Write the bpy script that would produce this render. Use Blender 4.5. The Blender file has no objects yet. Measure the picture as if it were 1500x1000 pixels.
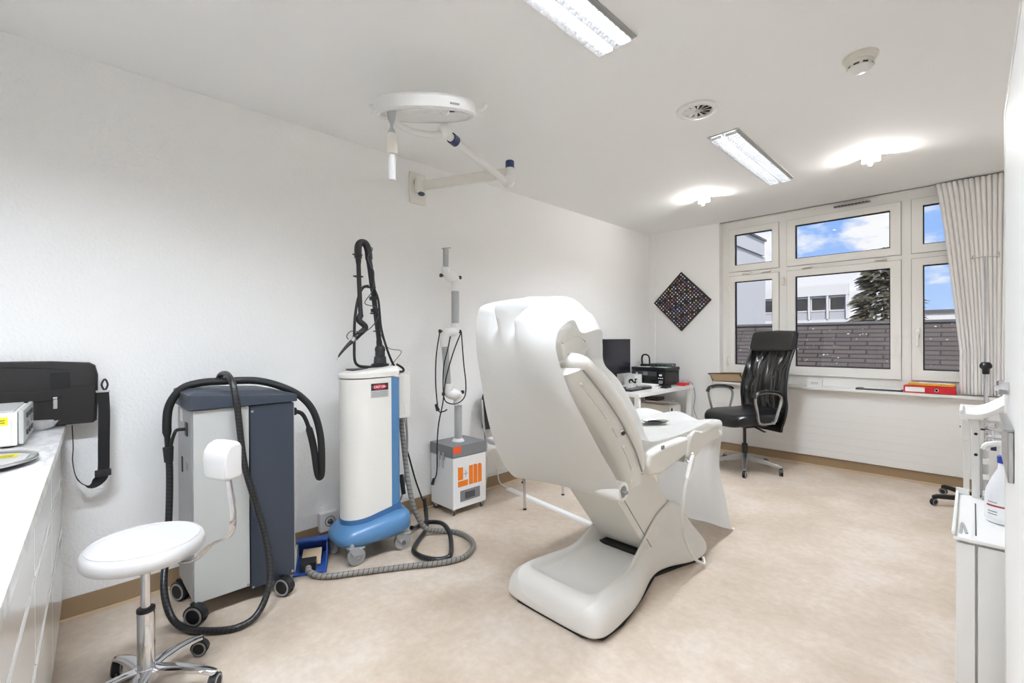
import bpy, bmesh, math, random
from mathutils import Vector as V, Matrix as Mx
random.seed(7)
SC = bpy.context.scene
COL = SC.collection
PI = math.pi

# ------------------------------------------------------------------ materials
def lin(c):
    return tuple(((v/255)/12.92 if v/255 <= 0.04045 else ((v/255+0.055)/1.055)**2.4) for v in c) + (1.0,)

class NT:
    """tiny node-tree helper"""
    def __init__(s, name):
        s.m = bpy.data.materials.new(name); s.m.use_nodes = True
        s.t = s.m.node_tree; s.n = s.t.nodes
        s.b = s.n['Principled BSDF']; s.out = s.n['Material Output']
    def node(s, typ, **kw):
        n = s.n.new(typ)
        for k, v in kw.items():
            if k in n.inputs: n.inputs[k].default_value = v
            else: setattr(n, k, v)
        return n
    def link(s, a, b): s.t.links.new(a, b)
    def noise(s, scale, detail=3, coord='Object', stretch=None, rough=.5):
        tc = s.node('ShaderNodeTexCoord'); n = s.node('ShaderNodeTexNoise')
        n.inputs['Scale'].default_value = scale; n.inputs['Detail'].default_value = detail
        n.inputs['Roughness'].default_value = rough
        src = tc.outputs[coord]
        if stretch:
            mp = s.node('ShaderNodeMapping'); mp.inputs['Scale'].default_value = stretch
            s.link(src, mp.inputs['Vector']); src = mp.outputs[0]
        s.link(src, n.inputs['Vector'])
        return n.outputs['Fac']
    def ramp(s, fac, stops, interp='LINEAR'):
        r = s.node('ShaderNodeValToRGB'); e = r.color_ramp.elements; r.color_ramp.interpolation = interp
        while len(e) < len(stops): e.new(.5)
        for el, (p, c) in zip(e, stops):
            el.position = p; el.color = c
        s.link(fac, r.inputs[0]); return r.outputs['Color']
    def bump(s, h, strength=.2, dist=.002):
        b = s.node('ShaderNodeBump'); b.inputs['Strength'].default_value = strength
        b.inputs['Distance'].default_value = dist
        s.link(h, b.inputs['Height']); s.link(b.outputs[0], s.b.inputs['Normal'])

def mat(name, c, rough=.5, metal=0, spec=.5, coat=0, bump=None, vary=None, trans=0, emit=None):
    n = NT(name); b = n.b
    b.inputs['Base Color'].default_value = lin(c)
    b.inputs['Roughness'].default_value = rough
    b.inputs['Metallic'].default_value = metal
    b.inputs['Specular IOR Level'].default_value = spec
    b.inputs['Coat Weight'].default_value = coat
    if trans: b.inputs['Transmission Weight'].default_value = trans
    if vary:
        sc, c2 = vary
        n.link(n.ramp(n.noise(sc, 4), [(.35, lin(c)), (.7, lin(c2))]), b.inputs['Base Color'])
    if bump:
        n.bump(n.noise(bump[0], 3), bump[1], bump[2] if len(bump) > 2 else .002)
    if emit:
        b.inputs['Emission Color'].default_value = lin(emit[0]); b.inputs['Emission Strength'].default_value = emit[1]
    return n.m

MT = {}
MT['wall'] = mat('plaster_wall', (238, 237, 235), .85, bump=(70, .55, .006))
MT['wall_smooth'] = mat('smooth_wall', (238, 237, 235), .8, bump=(160, .15, .002))
MT['ceiling'] = mat('ceiling_paint', (244, 244, 243), .9)
MT['base_vinyl'] = mat('brown_vinyl', (152, 128, 98), .5)
MT['base_lip'] = mat('light_vinyl_lip', (205, 180, 148), .5)
MT['white'] = mat('white_plastic', (232, 231, 228), .35)
MT['white_matte'] = mat('white_matte', (228, 227, 224), .7)
MT['pvc'] = mat('window_pvc', (236, 234, 229), .35)
MT['gloss'] = mat('gloss_white_front', (240, 240, 240), .13, spec=.5, coat=.2)
MT['satin'] = mat('satin_white_front', (240, 240, 239), .5)
MT['lam'] = mat('white_laminate', (234, 233, 230), .3)
MT['radiator'] = mat('radiator_panel', (232, 230, 226), .45)
MT['black'] = mat('black_plastic', (22, 22, 24), .4)
MT['black_soft'] = mat('black_rubber', (20, 20, 21), .6)
MT['black_gloss'] = mat('black_gloss', (12, 12, 14), .12)
MT['leather_warm'] = mat('brown_black_leather', (24, 21, 19), .45)
MT['leather'] = mat('black_leather', (20, 20, 23), .3, bump=(220, .15, .002))
MT['chrome'] = mat('chrome', (215, 215, 218), .08, 1)
MT['steel'] = mat('brushed_steel', (190, 190, 190), .28, 1)
MT['alu'] = mat('silver_alu', (176, 176, 174), .35, .85)
MT['grey'] = mat('mid_grey', (150, 151, 152), .5)
MT['grey_wheel'] = mat('grey_wheel', (150, 150, 150), .5)
MT['light_grey'] = mat('light_grey_metal', (176, 178, 175), .4)
MT['side_grey'] = mat('side_grey_metal', (160, 162, 162), .4)
MT['slate'] = mat('slate_blue', (47, 55, 68), .45)
MT['laser_white'] = mat('warm_white_shell', (224, 222, 215), .35)
MT['laser_blue'] = mat('laser_blue', (80, 125, 168), .3)
MT['laser_blue_d'] = mat('laser_blue_deep', (58, 100, 146), .4)
MT['pedal_blue'] = mat('pedal_blue', (38, 74, 146), .4)
MT['navy'] = mat('navy_plastic', (34, 48, 88), .4)
MT['box_grey'] = mat('filter_lid_grey', (122, 122, 124), .5)
MT['box_white'] = mat('filter_box_white', (224, 224, 222), .4)
MT['orange'] = mat('orange_print', (226, 120, 20), .5)
MT['orange_red'] = mat('orange_sticker', (236, 92, 38), .5)
MT['tube_grey'] = mat('tube_grey', (168, 170, 170), .35)
MT['vinyl_seat'] = mat('ivory_upholstery', (222, 219, 211), .42, bump=(300, .1, .001))
MT['shell'] = mat('ivory_shell', (217, 214, 207), .38)
MT['base_shell'] = mat('grey_white_shell', (214, 211, 205), .33)
MT['stool_vinyl'] = mat('white_vinyl', (212, 211, 210), .45)
MT['piping'] = mat('grey_piping', (150, 148, 144), .6)
n = NT('paper_sheet')      # thin tissue paper lets light through
n.b.inputs['Base Color'].default_value = lin((222, 221, 218)); n.b.inputs['Roughness'].default_value = .8
n.bump(n.noise(9, 3), .25, .01)
tl_ = n.node('ShaderNodeBsdfTranslucent'); tl_.inputs[0].default_value = lin((232, 231, 228)); mx = n.node('ShaderNodeMixShader'); mx.inputs[0].default_value = .38
n.link(n.b.outputs[0], mx.inputs[1]); n.link(tl_.outputs[0], mx.inputs[2]); n.link(mx.outputs[0], n.out.inputs[0])
MT['paper'] = n.m
MT['paper_plain'] = mat('paper_plain', (236, 236, 234), .8)
MT['card'] = mat('cardboard', (168, 148, 122), .7)
MT['wood_tan'] = mat('tan_leatherette', (176, 150, 116), .6)
MT['cream'] = mat('cream_plastic', (226, 222, 212), .4)
MT['red'] = mat('red_binder', (200, 24, 36), .35)
MT['yellow'] = mat('yellow_folder', (232, 172, 58), .6)
MT['sticker_y'] = mat('yellow_sticker', (240, 226, 30), .5)
MT['dark_grey'] = mat('dark_grey', (70, 70, 74), .5)
MT['screen'] = mat('dark_screen', (28, 30, 40), .18)
MT['router'] = mat('router_teal_grey', (62, 78, 84), .4)
MT['bottle'] = mat('translucent_bottle', (236, 238, 240), .3)
MT['lab_blue'] = mat('label_blue', (30, 60, 160), .5)
MT['lab_red'] = mat('label_red', (170, 40, 60), .5)
MT['ink'] = mat('print_black', (30, 30, 30), .6)
MT['ink_grey'] = mat('print_grey', (130, 132, 140), .6)
MT['ink_w'] = mat('print_white', (240, 240, 240), .6)
MT['bag'] = mat('black_nylon', (27, 25, 24), .75, bump=(450, .4, .002))
MT['bag_dark'] = mat('black_webbing', (18, 17, 17), .8)
MT['beige_shadow'] = mat('beige_board', (206, 192, 174), .6)
MT['vent_dark'] = mat('vent_dark', (60, 58, 56), .6)
MT['lamp_lens'] = mat('lamp_lens', (236, 236, 234), .25)
for _n, _e in (('window', 86), ('middle', 52), ('rear', 185)): MT['tube_'+_n] = mat('fluorescent_tube_'+_n, (255, 255, 255), .5, emit=((236, 244, 255), _e))  # last entry glows in an added, unseen lamp for the near wall
MT['bulb'] = mat('spot_bulb', (255, 255, 255), .5, emit=((255, 246, 232), 60))
MT['louvre'] = mat('lamp_louvre', (236, 237, 238), .2, 1)
MT['reflector'] = mat('lamp_reflector', (230, 230, 230), .4)

# floor vinyl: beige mottled
n = NT('mottled_vinyl_floor')
a = n.noise(2.2, 5, rough=.6); bb = n.noise(26, 4, rough=.6)
mix = n.node('ShaderNodeMath', operation='ADD'); mul = n.node('ShaderNodeMath', operation='MULTIPLY')
mul.inputs[1].default_value = .45
n.link(bb, mul.inputs[0]); n.link(a, mix.inputs[0]); n.link(mul.outputs[0], mix.inputs[1])
n.link(n.ramp(mix.outputs[0], [(.48, lin((178, 161, 141))), (.72, lin((193, 178, 161))), (.92, lin((207, 194, 181)))]), n.b.inputs['Base Color'])
n.b.inputs['Roughness'].default_value = .42
n.b.inputs['Specular IOR Level'].default_value = .35
MT['floor'] = n.m
# marble worktop
n = NT('pale_marble_top')
v = n.noise(5, 8, stretch=(1, 2.2, 1), rough=.65)
n.link(n.ramp(v, [(.42, lin((216, 215, 213))), (.5, lin((196, 194, 192))), (.56, lin((218, 217, 215)))]), n.b.inputs['Base Color'])
n.b.inputs['Roughness'].default_value = .25
MT['marble'] = n.m
# curtain cloth
n = NT('pale_curtain_cloth')
n.b.inputs['Base Color'].default_value = lin((240, 238, 235)); n.b.inputs['Roughness'].default_value = .85
n.bump(n.noise(500, 2), .2, .001)
MT['curtain'] = n.m
# mesh back (see-through weave)
def glassy(name, tint, fres, base=0.0, rough=.02):
    n = NT(name); n.n.remove(n.b)
    tr = n.node('ShaderNodeBsdfTransparent'); tr.inputs[0].default_value = tint
    gl = n.node('ShaderNodeBsdfGlossy'); gl.inputs['Roughness'].default_value = rough
    fr = n.node('ShaderNodeFresnel'); fr.inputs[0].default_value = fres
    mx = n.node('ShaderNodeMixShader')
    if base:
        m = n.node('ShaderNodeMath', operation='ADD'); m.inputs[1].default_value = base
        n.link(fr.outputs[0], m.inputs[0]); n.link(m.outputs[0], mx.inputs[0])
    else: n.link(fr.outputs[0], mx.inputs[0])
    n.link(tr.outputs[0], mx.inputs[1]); n.link(gl.outputs[0], mx.inputs[2])
    n.link(mx.outputs[0], n.out.inputs[0]); return n.m
MT['glass'] = glassy('window_glass', (1, 1, 1, 1), 1.45)
n = NT('black_mesh_fabric')
tr = n.node('ShaderNodeBsdfTransparent'); mx = n.node('ShaderNodeMixShader')
mx.inputs[0].default_value = .975
n.b.inputs['Base Color'].default_value = lin((9, 9, 11)); n.b.inputs['Roughness'].default_value = .28; n.b.inputs['Specular IOR Level'].default_value = .9
n.bump(n.noise(5, 2, stretch=(2.6, 1, .7)), 1.0, .12)
n.link(tr.outputs[0], mx.inputs[1]); n.link(n.b.outputs[0], mx.inputs[2]); n.link(mx.outputs[0], n.out.inputs[0])
MT['mesh'] = n.m
# spiral-wrapped hoses: dark gaps along the length (uv.x in metres)
def wrap(name, c1, c2, freq, duty, rough=.4):
    n = NT(name); tc = n.node('ShaderNodeTexCoord'); sp = n.node('ShaderNodeSeparateXYZ')
    n.link(tc.outputs['UV'], sp.inputs[0])
    m = n.node('ShaderNodeMath', operation='MULTIPLY'); m.inputs[1].default_value = freq
    n.link(sp.outputs[0], m.inputs[0])
    ad = n.node('ShaderNodeMath', operation='ADD'); n.link(m.outputs[0], ad.inputs[0]); n.link(sp.outputs[1], ad.inputs[1])
    fr = n.node('ShaderNodeMath', operation='FRACT'); n.link(ad.outputs[0], fr.inputs[0])
    n.link(n.ramp(fr.outputs[0], [(0, lin(c1)), (duty, lin(c2))], 'CONSTANT'), n.b.inputs['Base Color'])
    n.b.inputs['Roughness'].default_value = rough
    n.bump(fr.outputs[0], .4, .003); return n.m
MT['wrap_grey'] = wrap('grey_spiral_wrap', (128, 124, 118), (52, 50, 48), 38, .84)
MT['wrap_black'] = wrap('black_spiral_wrap', (38, 38, 40), (5, 5, 5), 55, .74, .3)
# outside
n = NT('roof_shingles')
tc = n.node('ShaderNodeTexCoord'); br = n.node('ShaderNodeTexBrick')
mp = n.node('ShaderNodeMapping'); n.link(tc.outputs['Object'], mp.inputs['Vector']); n.link(mp.outputs[0], br.inputs['Vector'])
mp.inputs['Rotation'].default_value = (math.radians(-54), 0, 0)
br.inputs['Scale'].default_value = 1.0; br.inputs['Brick Width'].default_value = .45; br.inputs['Row Height'].default_value = .088
br.inputs['Mortar Size'].default_value = .012
br.inputs['Color1'].default_value = lin((92, 82, 76)); br.inputs['Color2'].default_value = lin((80, 71, 67)); br.inputs['Mortar'].default_value = lin((40, 37, 37))
sn = n.noise(15, 2, stretch=(1, 1, 2)); spots = n.ramp(sn, [(.715, (0, 0, 0, 1)), (.74, (1, 1, 1, 1))])
mxc = n.node('ShaderNodeMix', data_type='RGBA'); n.link(spots, mxc.inputs[0]); n.link(br.outputs['Color'], mxc.inputs[6]); mxc.inputs[7].default_value = lin((236, 236, 238))
n.link(mxc.outputs[2], n.b.inputs['Base Color']); n.b.inputs['Roughness'].default_value = .8
MT['shingle'] = n.m
MT['render_white'] = mat('white_render', (214, 212, 210), .9)
MT['render_grey'] = mat('grey_render', (178, 178, 182), .9)
MT['parapet'] = mat('parapet_cap', (90, 88, 88), .6)
MT['win_dark'] = mat('far_window_glass', (66, 64, 62), .15)
MT['needles'] = mat('conifer_needles', (70, 66, 52), .8, vary=(1.5, (98, 90, 68)))
MT['bark'] = mat('bark', (70, 56, 44), .9)
MT['yard'] = mat('grey_yard', (140, 138, 134), .9)

# ------------------------------------------------------------------ mesh builder
def axes(d):
    d = V(d).normalized()
    a = V((0, 0, 1)) if abs(d.z) < .95 else V((1, 0, 0))
    u = d.cross(a).normalized(); return d, u, d.cross(u).normalized()

def catmull(pts, sub=6, closed=False):
    P = [V(p) for p in pts]; n = len(P); out = []
    rng = range(n if closed else n-1)
    for i in rng:
        p0 = P[(i-1) % n] if (closed or i > 0) else P[0]*2-P[1]
        p1 = P[i]; p2 = P[(i+1) % n]
        p3 = P[(i+2) % n] if (closed or i+2 < n) else P[n-1]*2-P[n-2]
        for k in range(sub):
            t = k/sub
            out.append(.5*((2*p1)+(p2-p0)*t+(2*p0-5*p1+4*p2-p3)*t*t+(3*p1-p0-3*p2+p3)*t**3))
    if not closed: out.append(P[-1])
    return out

class MB:
    def __init__(s):
        s.bm = bmesh.new(); s.uv = s.bm.loops.layers.uv.new('UVMap')
    def verts(s, pts): return [s.bm.verts.new(p) for p in pts]
    def face(s, vs):
        try: return s.bm.faces.new(vs)
        except ValueError: return None
    def box(s, lo, hi, rot=None):
        lo, hi = V(lo), V(hi); c = (lo+hi)/2; h = (hi-lo)/2
        vs = []
        for x, y, z in ((-1,-1,-1),(1,-1,-1),(1,1,-1),(-1,1,-1),(-1,-1,1),(1,-1,1),(1,1,1),(-1,1,1)):
            p = V((x*h.x, y*h.y, z*h.z))
            if rot is not None: p = rot @ p
            vs.append(s.bm.verts.new(c+p))
        for f in ((0,3,2,1),(4,5,6,7),(0,1,5,4),(1,2,6,5),(2,3,7,6),(3,0,4,7)): s.face([vs[i] for i in f])
        return s
    def loft(s, rings, closed=True, caps=True):
        R = [s.verts(r) for r in rings]; n = len(R[0])
        for a, b in zip(R, R[1:]):
            for i in range(n if closed else n-1):
                j = (i+1) % n
                s.face([a[i], a[j], b[j], b[i]])
        if caps and closed:
            s.face(list(reversed(R[0]))); s.face(R[-1])
        return s
    def cyl(s, p0, p1, r0, r1=None, n=20, caps=True):
        p0, p1 = V(p0), V(p1); r1 = r0 if r1 is None else r1
        d, u, w = axes(p1-p0)
        return s.loft([[p+(u*math.cos(2*PI*i/n)+w*math.sin(2*PI*i/n))*r for i in range(n)] for p, r in ((p0, r0), (p1, r1))], True, caps)
    def lathe(s, prof, o=(0,0,0), d=(0,0,1), n=28, caps=True):
        o = V(o); d, u, w = axes(d)
        return s.loft([[o+d*h+(u*math.cos(2*PI*i/n)+w*math.sin(2*PI*i/n))*max(r, 1e-5) for i in range(n)] for r, h in prof], True, caps)
    def tube(s, pts, r, n=10, sub=6, closed=False, flat=None):
        """sweep a circle (or ellipse flat=(rx,ry,updir)) along a smooth path"""
        P = catmull(pts, sub, closed) if sub else [V(p) for p in pts]
        N = len(P); T = []
        for i in range(N):
            a = P[(i-1) % N] if (closed or i) else P[0]; b = P[(i+1) % N] if (closed or i < N-1) else P[-1]
            t = b-a; T.append(t.normalized() if t.length > 1e-9 else V((0, 0, 1)))
        d, u, w = axes(T[0]); rings = []; L = [0]
        if flat: u = V(flat[2](0) if callable(flat[2]) else flat[2])
        for i in range(N):
            t = T[i]
            if flat and callable(flat[2]): u = V(flat[2](i/(N-1)))
            elif flat and len(flat) > 3: u = V(flat[2])
            u = (u-t*u.dot(t)); u = u.normalized() if u.length > 1e-6 else axes(t)[1]
            w = t.cross(u)
            rr = r(i/(N-1)) if callable(r) else r
            ru, rw = (flat[0], flat[1]) if flat else (rr, rr)
            rings.append([s.bm.verts.new(P[i]+u*math.cos(2*PI*k/n)*ru+w*math.sin(2*PI*k/n)*rw) for k in range(n)])
            if i: L.append(L[-1]+(P[i]-P[i-1]).length)
        if closed: L.append(L[-1]+(P[0]-P[-1]).length)
        for i in range(N if closed else N-1):
            a, b = rings[i], rings[(i+1) % N]
            for k in range(n):
                j = (k+1) % n
                f = s.face([a[k], a[j], b[j], b[k]])
                if f:
                    for lp, (uu, vv) in zip(f.loops, ((L[i], k/n), (L[i], (k+1)/n), (L[i+1], (k+1)/n), (L[i+1], k/n))): lp[s.uv].uv = (uu, vv)
        if not closed:
            s.face(list(reversed(rings[0]))); s.face(rings[-1])
        return s
    def prism(s, poly, a, b, ax='x'):
        """poly of 2D points in the plane normal to ax, extruded from a to b"""
        def mk(p, t):
            return {'x': (t, p[0], p[1]), 'y': (p[0], t, p[1]), 'z': (p[0], p[1], t)}[ax]
        return s.loft([[mk(p, a) for p in poly], [mk(p, b) for p in poly]])
    def grid(s, f, nu, nv):
        vs = [[s.bm.verts.new(f(i/nu, j/nv)) for j in range(nv+1)] for i in range(nu+1)]
        for i in range(nu):
            for j in range(nv): s.face([vs[i][j], vs[i+1][j], vs[i+1][j+1], vs[i][j+1]])
        return s
    def ball(s, c, r, n=16, sc=(1,1,1)):
        c = V(c); rings = []
        m = n//2
        for j in range(m+1):
            th = PI*j/m; rr = max(math.sin(th), 1e-4)
            rings.append([c+V((rr*math.cos(2*PI*i/n)*r*sc[0], rr*math.sin(2*PI*i/n)*r*sc[1], -math.cos(th)*r*sc[2])) for i in range(n)])
        return s.loft(rings)
    def xf(s, m):
        bmesh.ops.transform(s.bm, matrix=m, verts=s.bm.verts); return s
    def build(s, name, m, parent=None, bev=None, ang=38, local=False, subsurf=0, solid=0, smooth=True, pick=None):
        bm = s.bm
        bmesh.ops.recalc_face_normals(bm, faces=bm.faces)
        if bev:
            w, sg = bev if isinstance(bev, tuple) else (bev, 2)
            es = [e for e in bm.edges if len(e.link_faces) == 2 and e.calc_face_angle(0) > math.radians(30)]
            bmesh.ops.bevel(bm, geom=es, offset=w, segments=sg, profile=.5, affect='EDGES', clamp_overlap=True)
        if parent is not None and not local:
            inv = ROOTM.get(parent.name)
            if inv is not None: bmesh.ops.transform(bm, matrix=inv, verts=bm.verts)
        for f in bm.faces: f.smooth = smooth
        if pick:
            for f in bm.faces: f.material_index = pick(f)
        for e in bm.edges:
            if len(e.link_faces) == 2 and e.calc_face_angle(0) > math.radians(ang): e.smooth = False
        me = bpy.data.meshes.new(name); bm.to_mesh(me); bm.free()
        me.materials.append(MT[m] if isinstance(m, str) else m)
        o = bpy.data.objects.new(name, me); COL.objects.link(o)
        if parent is not None:
            o.parent = parent
            if parent.name in ROOTM: ROOTM[o.name] = ROOTM[parent.name]
        if bev:
            md = o.modifiers.new('WeightedNormal', 'WEIGHTED_NORMAL'); md.keep_sharp = True; md.weight = 60
        if solid:
            md = o.modifiers.new('Solidify', 'SOLIDIFY'); md.thickness = solid; md.offset = 0
        if subsurf:
            md = o.modifiers.new('Subsurf', 'SUBSURF'); md.levels = md.render_levels = subsurf
        return o

ROOTM = {}
def thing(name, label, cat, loc=(0,0,0), rz=0, group=None):
    o = bpy.data.objects.new(name, None); COL.objects.link(o)
    o.empty_display_size = .1
    o.location = loc; o.rotation_euler = (0, 0, rz); o['label'] = label; o['category'] = cat
    if group: o['group'] = group
    ROOTM[o.name] = (Mx.Translation(V(loc)) @ Mx.Rotation(rz, 4, 'Z')).inverted()
    return o
def tag(o, label, cat, group=None, kind=None):
    o['label'] = label; o['category'] = cat
    if group: o['group'] = group
    if kind: o['kind'] = kind
    return o
def struct(o, label=None, cat=None):
    o['kind'] = 'structure'
    if label: o['label'] = label
    if cat: o['category'] = cat
    return o
def dup(root, loc, rz, label=None):
    r = root.copy(); COL.objects.link(r); r.location = loc; r.rotation_euler = (0, 0, rz)
    if label: r['label'] = label
    for ch in list(root.children):
        c = ch.copy(); COL.objects.link(c); c.parent = r
        for g in list(ch.children):
            d = g.copy(); COL.objects.link(d); d.parent = c
    return r
def B(name, lo, hi, m, parent=None, bev=.003, **k): return MB().box(lo, hi).build(name, m, parent, bev=bev, **k)

# 5x7 stroke lettering, flat raised strokes on a plane (origin o, right u, up w)
GL = {'A':[(0,0,2,6),(2,6,4,0),(1,2.4,3,2.4)],'C':[(4,5,3,6),(3,6,1,6),(1,6,0,5),(0,5,0,1),(0,1,1,0),(1,0,3,0),(3,0,4,1)],
 'U':[(0,6,0,1),(0,1,1,0),(1,0,3,0),(3,0,4,1),(4,1,4,6)],'T':[(0,6,4,6),(2,6,2,0)],'I':[(2,0,2,6)],'O':[(1,0,3,0),(3,0,4,1),(4,1,4,5),(4,5,3,6),(3,6,1,6),(1,6,0,5),(0,5,0,1),(0,1,1,0)],
 'N':[(0,0,0,6),(0,6,4,0),(4,0,4,6)]}
def letters(mb, txt, o, u, w, h, th, lift):
    o, u, w = V(o), V(u).normalized(), V(w).normalized(); nrm = u.cross(w); s = h/6; x = 0
    for ch in txt:
        for (x0, y0, x1, y1) in GL.get(ch, []):
            a = o+u*((x+x0)*s)+w*(y0*s)+nrm*lift; b = o+u*((x+x1)*s)+w*(y1*s)+nrm*lift
            d = (b-a); 
            if d.length < 1e-9: continue
            d.normalize(); p = d.cross(nrm)*th/2
            a -= d*th/2; b += d*th/2
            mb.loft([[a+p, a-p, a-p+nrm*.0006, a+p+nrm*.0006], [b+p, b-p, b-p+nrm*.0006, b+p+nrm*.0006]])
        x += 5.6
    return mb
# ------------------------------------------------------------------ camera
cam = bpy.data.objects.new('camera', bpy.data.cameras.new('camera')); COL.objects.link(cam)
SC.camera = cam
cam.data.sensor_fit = 'HORIZONTAL'; cam.data.sensor_width = 36; cam.data.lens = 667.83/1500*36
cam.data.clip_start = .02; cam.data.clip_end = 300
YAW, PIT, ROL = .790282, -.0032098, -.0051216
fw = V((-math.sin(YAW)*math.cos(PIT), math.cos(YAW)*math.cos(PIT), math.sin(PIT)))
rr = V((math.cos(YAW), math.sin(YAW), 0)); uu = rr.cross(fw)
r2 = rr*math.cos(ROL)+uu*math.sin(ROL); u2 = -rr*math.sin(ROL)+uu*math.cos(ROL)
mw = Mx((( r2.x, u2.x, -fw.x, 2.91508), (r2.y, u2.y, -fw.y, -5.36896), (r2.z, u2.z, -fw.z, 1.27077), (0, 0, 0, 1)))
cam.matrix_world = mw

# ------------------------------------------------------------------ room shell
H = 2.6; XR = 3.45; YB = -6.35
struct(B('floor', (-.1, YB-.1, -.1), (XR+.1, .35, 0), 'floor', bev=None))
struct(B('ceiling', (-.1, YB-.1, H), (XR+.1, .35, H+.1), 'ceiling', bev=None))
struct(B('wall_left', (-.1, YB-.1, 0), (0, .35, H), 'wall', bev=None))
struct(B('wall_right', (XR, YB-.1, 0), (XR+.1, .35, H), 'wall_smooth', bev=None))
struct(B('wall_back', (0, YB-.1, 0), (XR, YB, H), 'wall_smooth', bev=None))
WX0, WX1, WZ0 = .875, 3.2, .78
mb = MB()
mb.box((0, 0, 0), (WX0, .35, H)); mb.box((WX1, 0, 0), (XR, .35, H)); mb.box((WX0, 0, 0), (WX1, .35, WZ0))
struct(mb.build('wall_window', 'wall_smooth'))
# corner casing running floor to ceiling
struct(B('trim_1', (0, -.012, .1), (.085, .0, H), 'wall_smooth', bev=.004))
# skirting with pale lip
def skirt(name, lo, hi, llo, lhi):
    o = B(name, lo, hi, 'base_vinyl', bev=.003); struct(o)
    MB().box(llo, lhi).build('lip', 'base_lip', o, bev=.003)
skirt('baseboard_left', (0, YB, 0), (.008, 0, .1), (.0085, YB, 0), (.02, 0, .014))
skirt('baseboard_window', (0.02, -.008, 0), (XR, 0, .095), (0.02, -.02, 0), (XR, -.0085, .014))
skirt('baseboard_right', (XR-.008, YB, 0), (XR, -.02, .095), (XR-.02, YB, 0), (XR-.0085, -.02, .014))
# window board / sill and radiator cover panel
struct(B('trim_2', (WX0-.03, -.075, .765), (WX1, .09, .79), 'lam', bev=.004), 'white window sill board', 'sill')
mb = MB(); mb.box((.79, -.022, .1), (3.4, -.001, .762))
rc = mb.build('trim_3', 'radiator', bev=.004); struct(rc, 'white ribbed convector panel under the window', 'panel')
for i in range(8):
    pass
mb = MB()
for z in (.165, .24, .315, .39, .465, .54): mb.box((.80, -.0245, z), (3.39, -.0225, z+.004))
mb.build('rib', 'radiator', rc)

# window: outer frame and six sashes
WY = .10
wf = MB()
FX0, FX1, FZ0, FZ1 = WX0, WX1, .85, 2.55
bars = [(FX0, .945), (1.455, 1.535), (2.455, 2.53), (3.07, FX1)]
for a, b_ in bars: wf.box((a, WY+.015, FZ0), (b_, WY+.07, FZ1))
for z0, z1 in ((.79, .89), (1.985, 2.035), (2.52, 2.6)): wf.box((FX0, WY+.016, z0), (FX1, WY+.07, z1))
win = wf.build('window_1', 'pvc'); struct(win, 'white window frame with six casements', 'window')
for (x0, x1) in ((.945, 1.455), (1.535, 2.455), (2.53, 3.07)):
    for (z0, z1) in ((.89, 1.985), (2.035, 2.52)):
        t = .062 if x0 < 1 else .075
        zt = .075
        s = MB()
        zb = .09 if z0 < 1 else .07
        s.box((x0, WY, z0), (x0+t, WY+.06, z1)); s.box((x1-t, WY, z0), (x1, WY+.06, z1))
        s.box((x0+t, WY, z0), (x1-t, WY+.06, z0+zb)); s.box((x0+t, WY, z1-zt+.01), (x1-t, WY+.06, z1))
        so = s.build('sash', 'pvc', win)
        bd = MB(); q = .008
        bd.box((x0+t, WY+.02, z0+zb), (x0+t+q, WY+.05, z1-zt+.01)); bd.box((x1-t-q, WY+.02, z0+zb), (x1-t, WY+.05, z1-zt+.01))
        bd.box((x0+t+q, WY+.02, z0+zb), (x1-t-q, WY+.05, z0+zb+q)); bd.box((x0+t+q, WY+.02, z1-zt+.01-q), (x1-t-q, WY+.05, z1-zt+.01))
        bd.build('gasket', 'black_soft', so)
        gp = MB(); e_ = .004
        gp.box((x0-e_, WY+.010, z0-e_), (x0, WY+.0145, z1+e_)); gp.box((x1, WY+.010, z0-e_), (x1+e_, WY+.0145, z1+e_)); gp.box((x0, WY+.010, z0-e_), (x1, WY+.0145, z0)); gp.box((x0, WY+.010, z1), (x1, WY+.0145, z1+e_))
        gp.build('gap_shade', 'grey', so)  # grey strips stand in for the shade in the gap around each sash
        MB().box((x0+t, WY+.034, z0+zb), (x1-t, WY+.036, z1-zt+.01)).build('pane', 'glass', so)
# hinges on the transom bar and handles
for x in (1.13, 1.33, 1.72, 2.31, 2.93):
    h = MB(); h.box((x-.045, WY-.012, 2.0), (x+.045, WY+.014, 2.018)); h.cyl((x-.03, WY-.014, 2.006), (x+.03, WY-.014, 2.006), .007, n=8)
    h.build('hinge', 'pvc', win, bev=.002)
for x, z in ((.94, 1.02), (.94, 1.84), (1.5, 1.88), (1.5, 1.02)):
    MB().cyl((x, WY-.008, z-.04), (x, WY-.008, z+.04), .011, n=10).build('hinge', 'pvc', win)
h = MB(); h.box((2.555, WY-.014, 1.27), (2.585, WY+.001, 1.36)); h.box((2.56, WY-.045, 1.30), (2.58, WY-.012, 1.32)); h.box((2.561, WY-.05, 1.19), (2.579, WY-.034, 1.325))
h.build('handle', 'pvc', win, bev=.005)
# dark vent above the window
v = thing('trickle_vent', 'dark slatted vent fixed above the middle window sash', 'vent', (2.09, .06, 2.555))
B('housing', (1.95, .06, 2.558), (2.24, .099, 2.572), 'grey', v, .004)
mb = MB()
for i in range(10): mb.box((1.96+i*.027, .057, 2.560), (1.98+i*.027, .06, 2.570))
mb.build('slat', 'vent_dark', v)
# curtain track: thin dark slot line in the ceiling
cr = thing('curtain_track', 'thin grey curtain track along the ceiling above the window', 'curtain rail', (2, .02, 2.59))
mb = MB(); mb.box((.86, .012, 2.594), (3.3, .016, 2.5995)); mb.box((.86, .036, 2.594), (3.3, .04, 2.5995)); mb.build('rail', 'alu', cr)
B('slot', (.86, .016, 2.597), (3.3, .036, 2.5995), 'vent_dark', cr, None)

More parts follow.
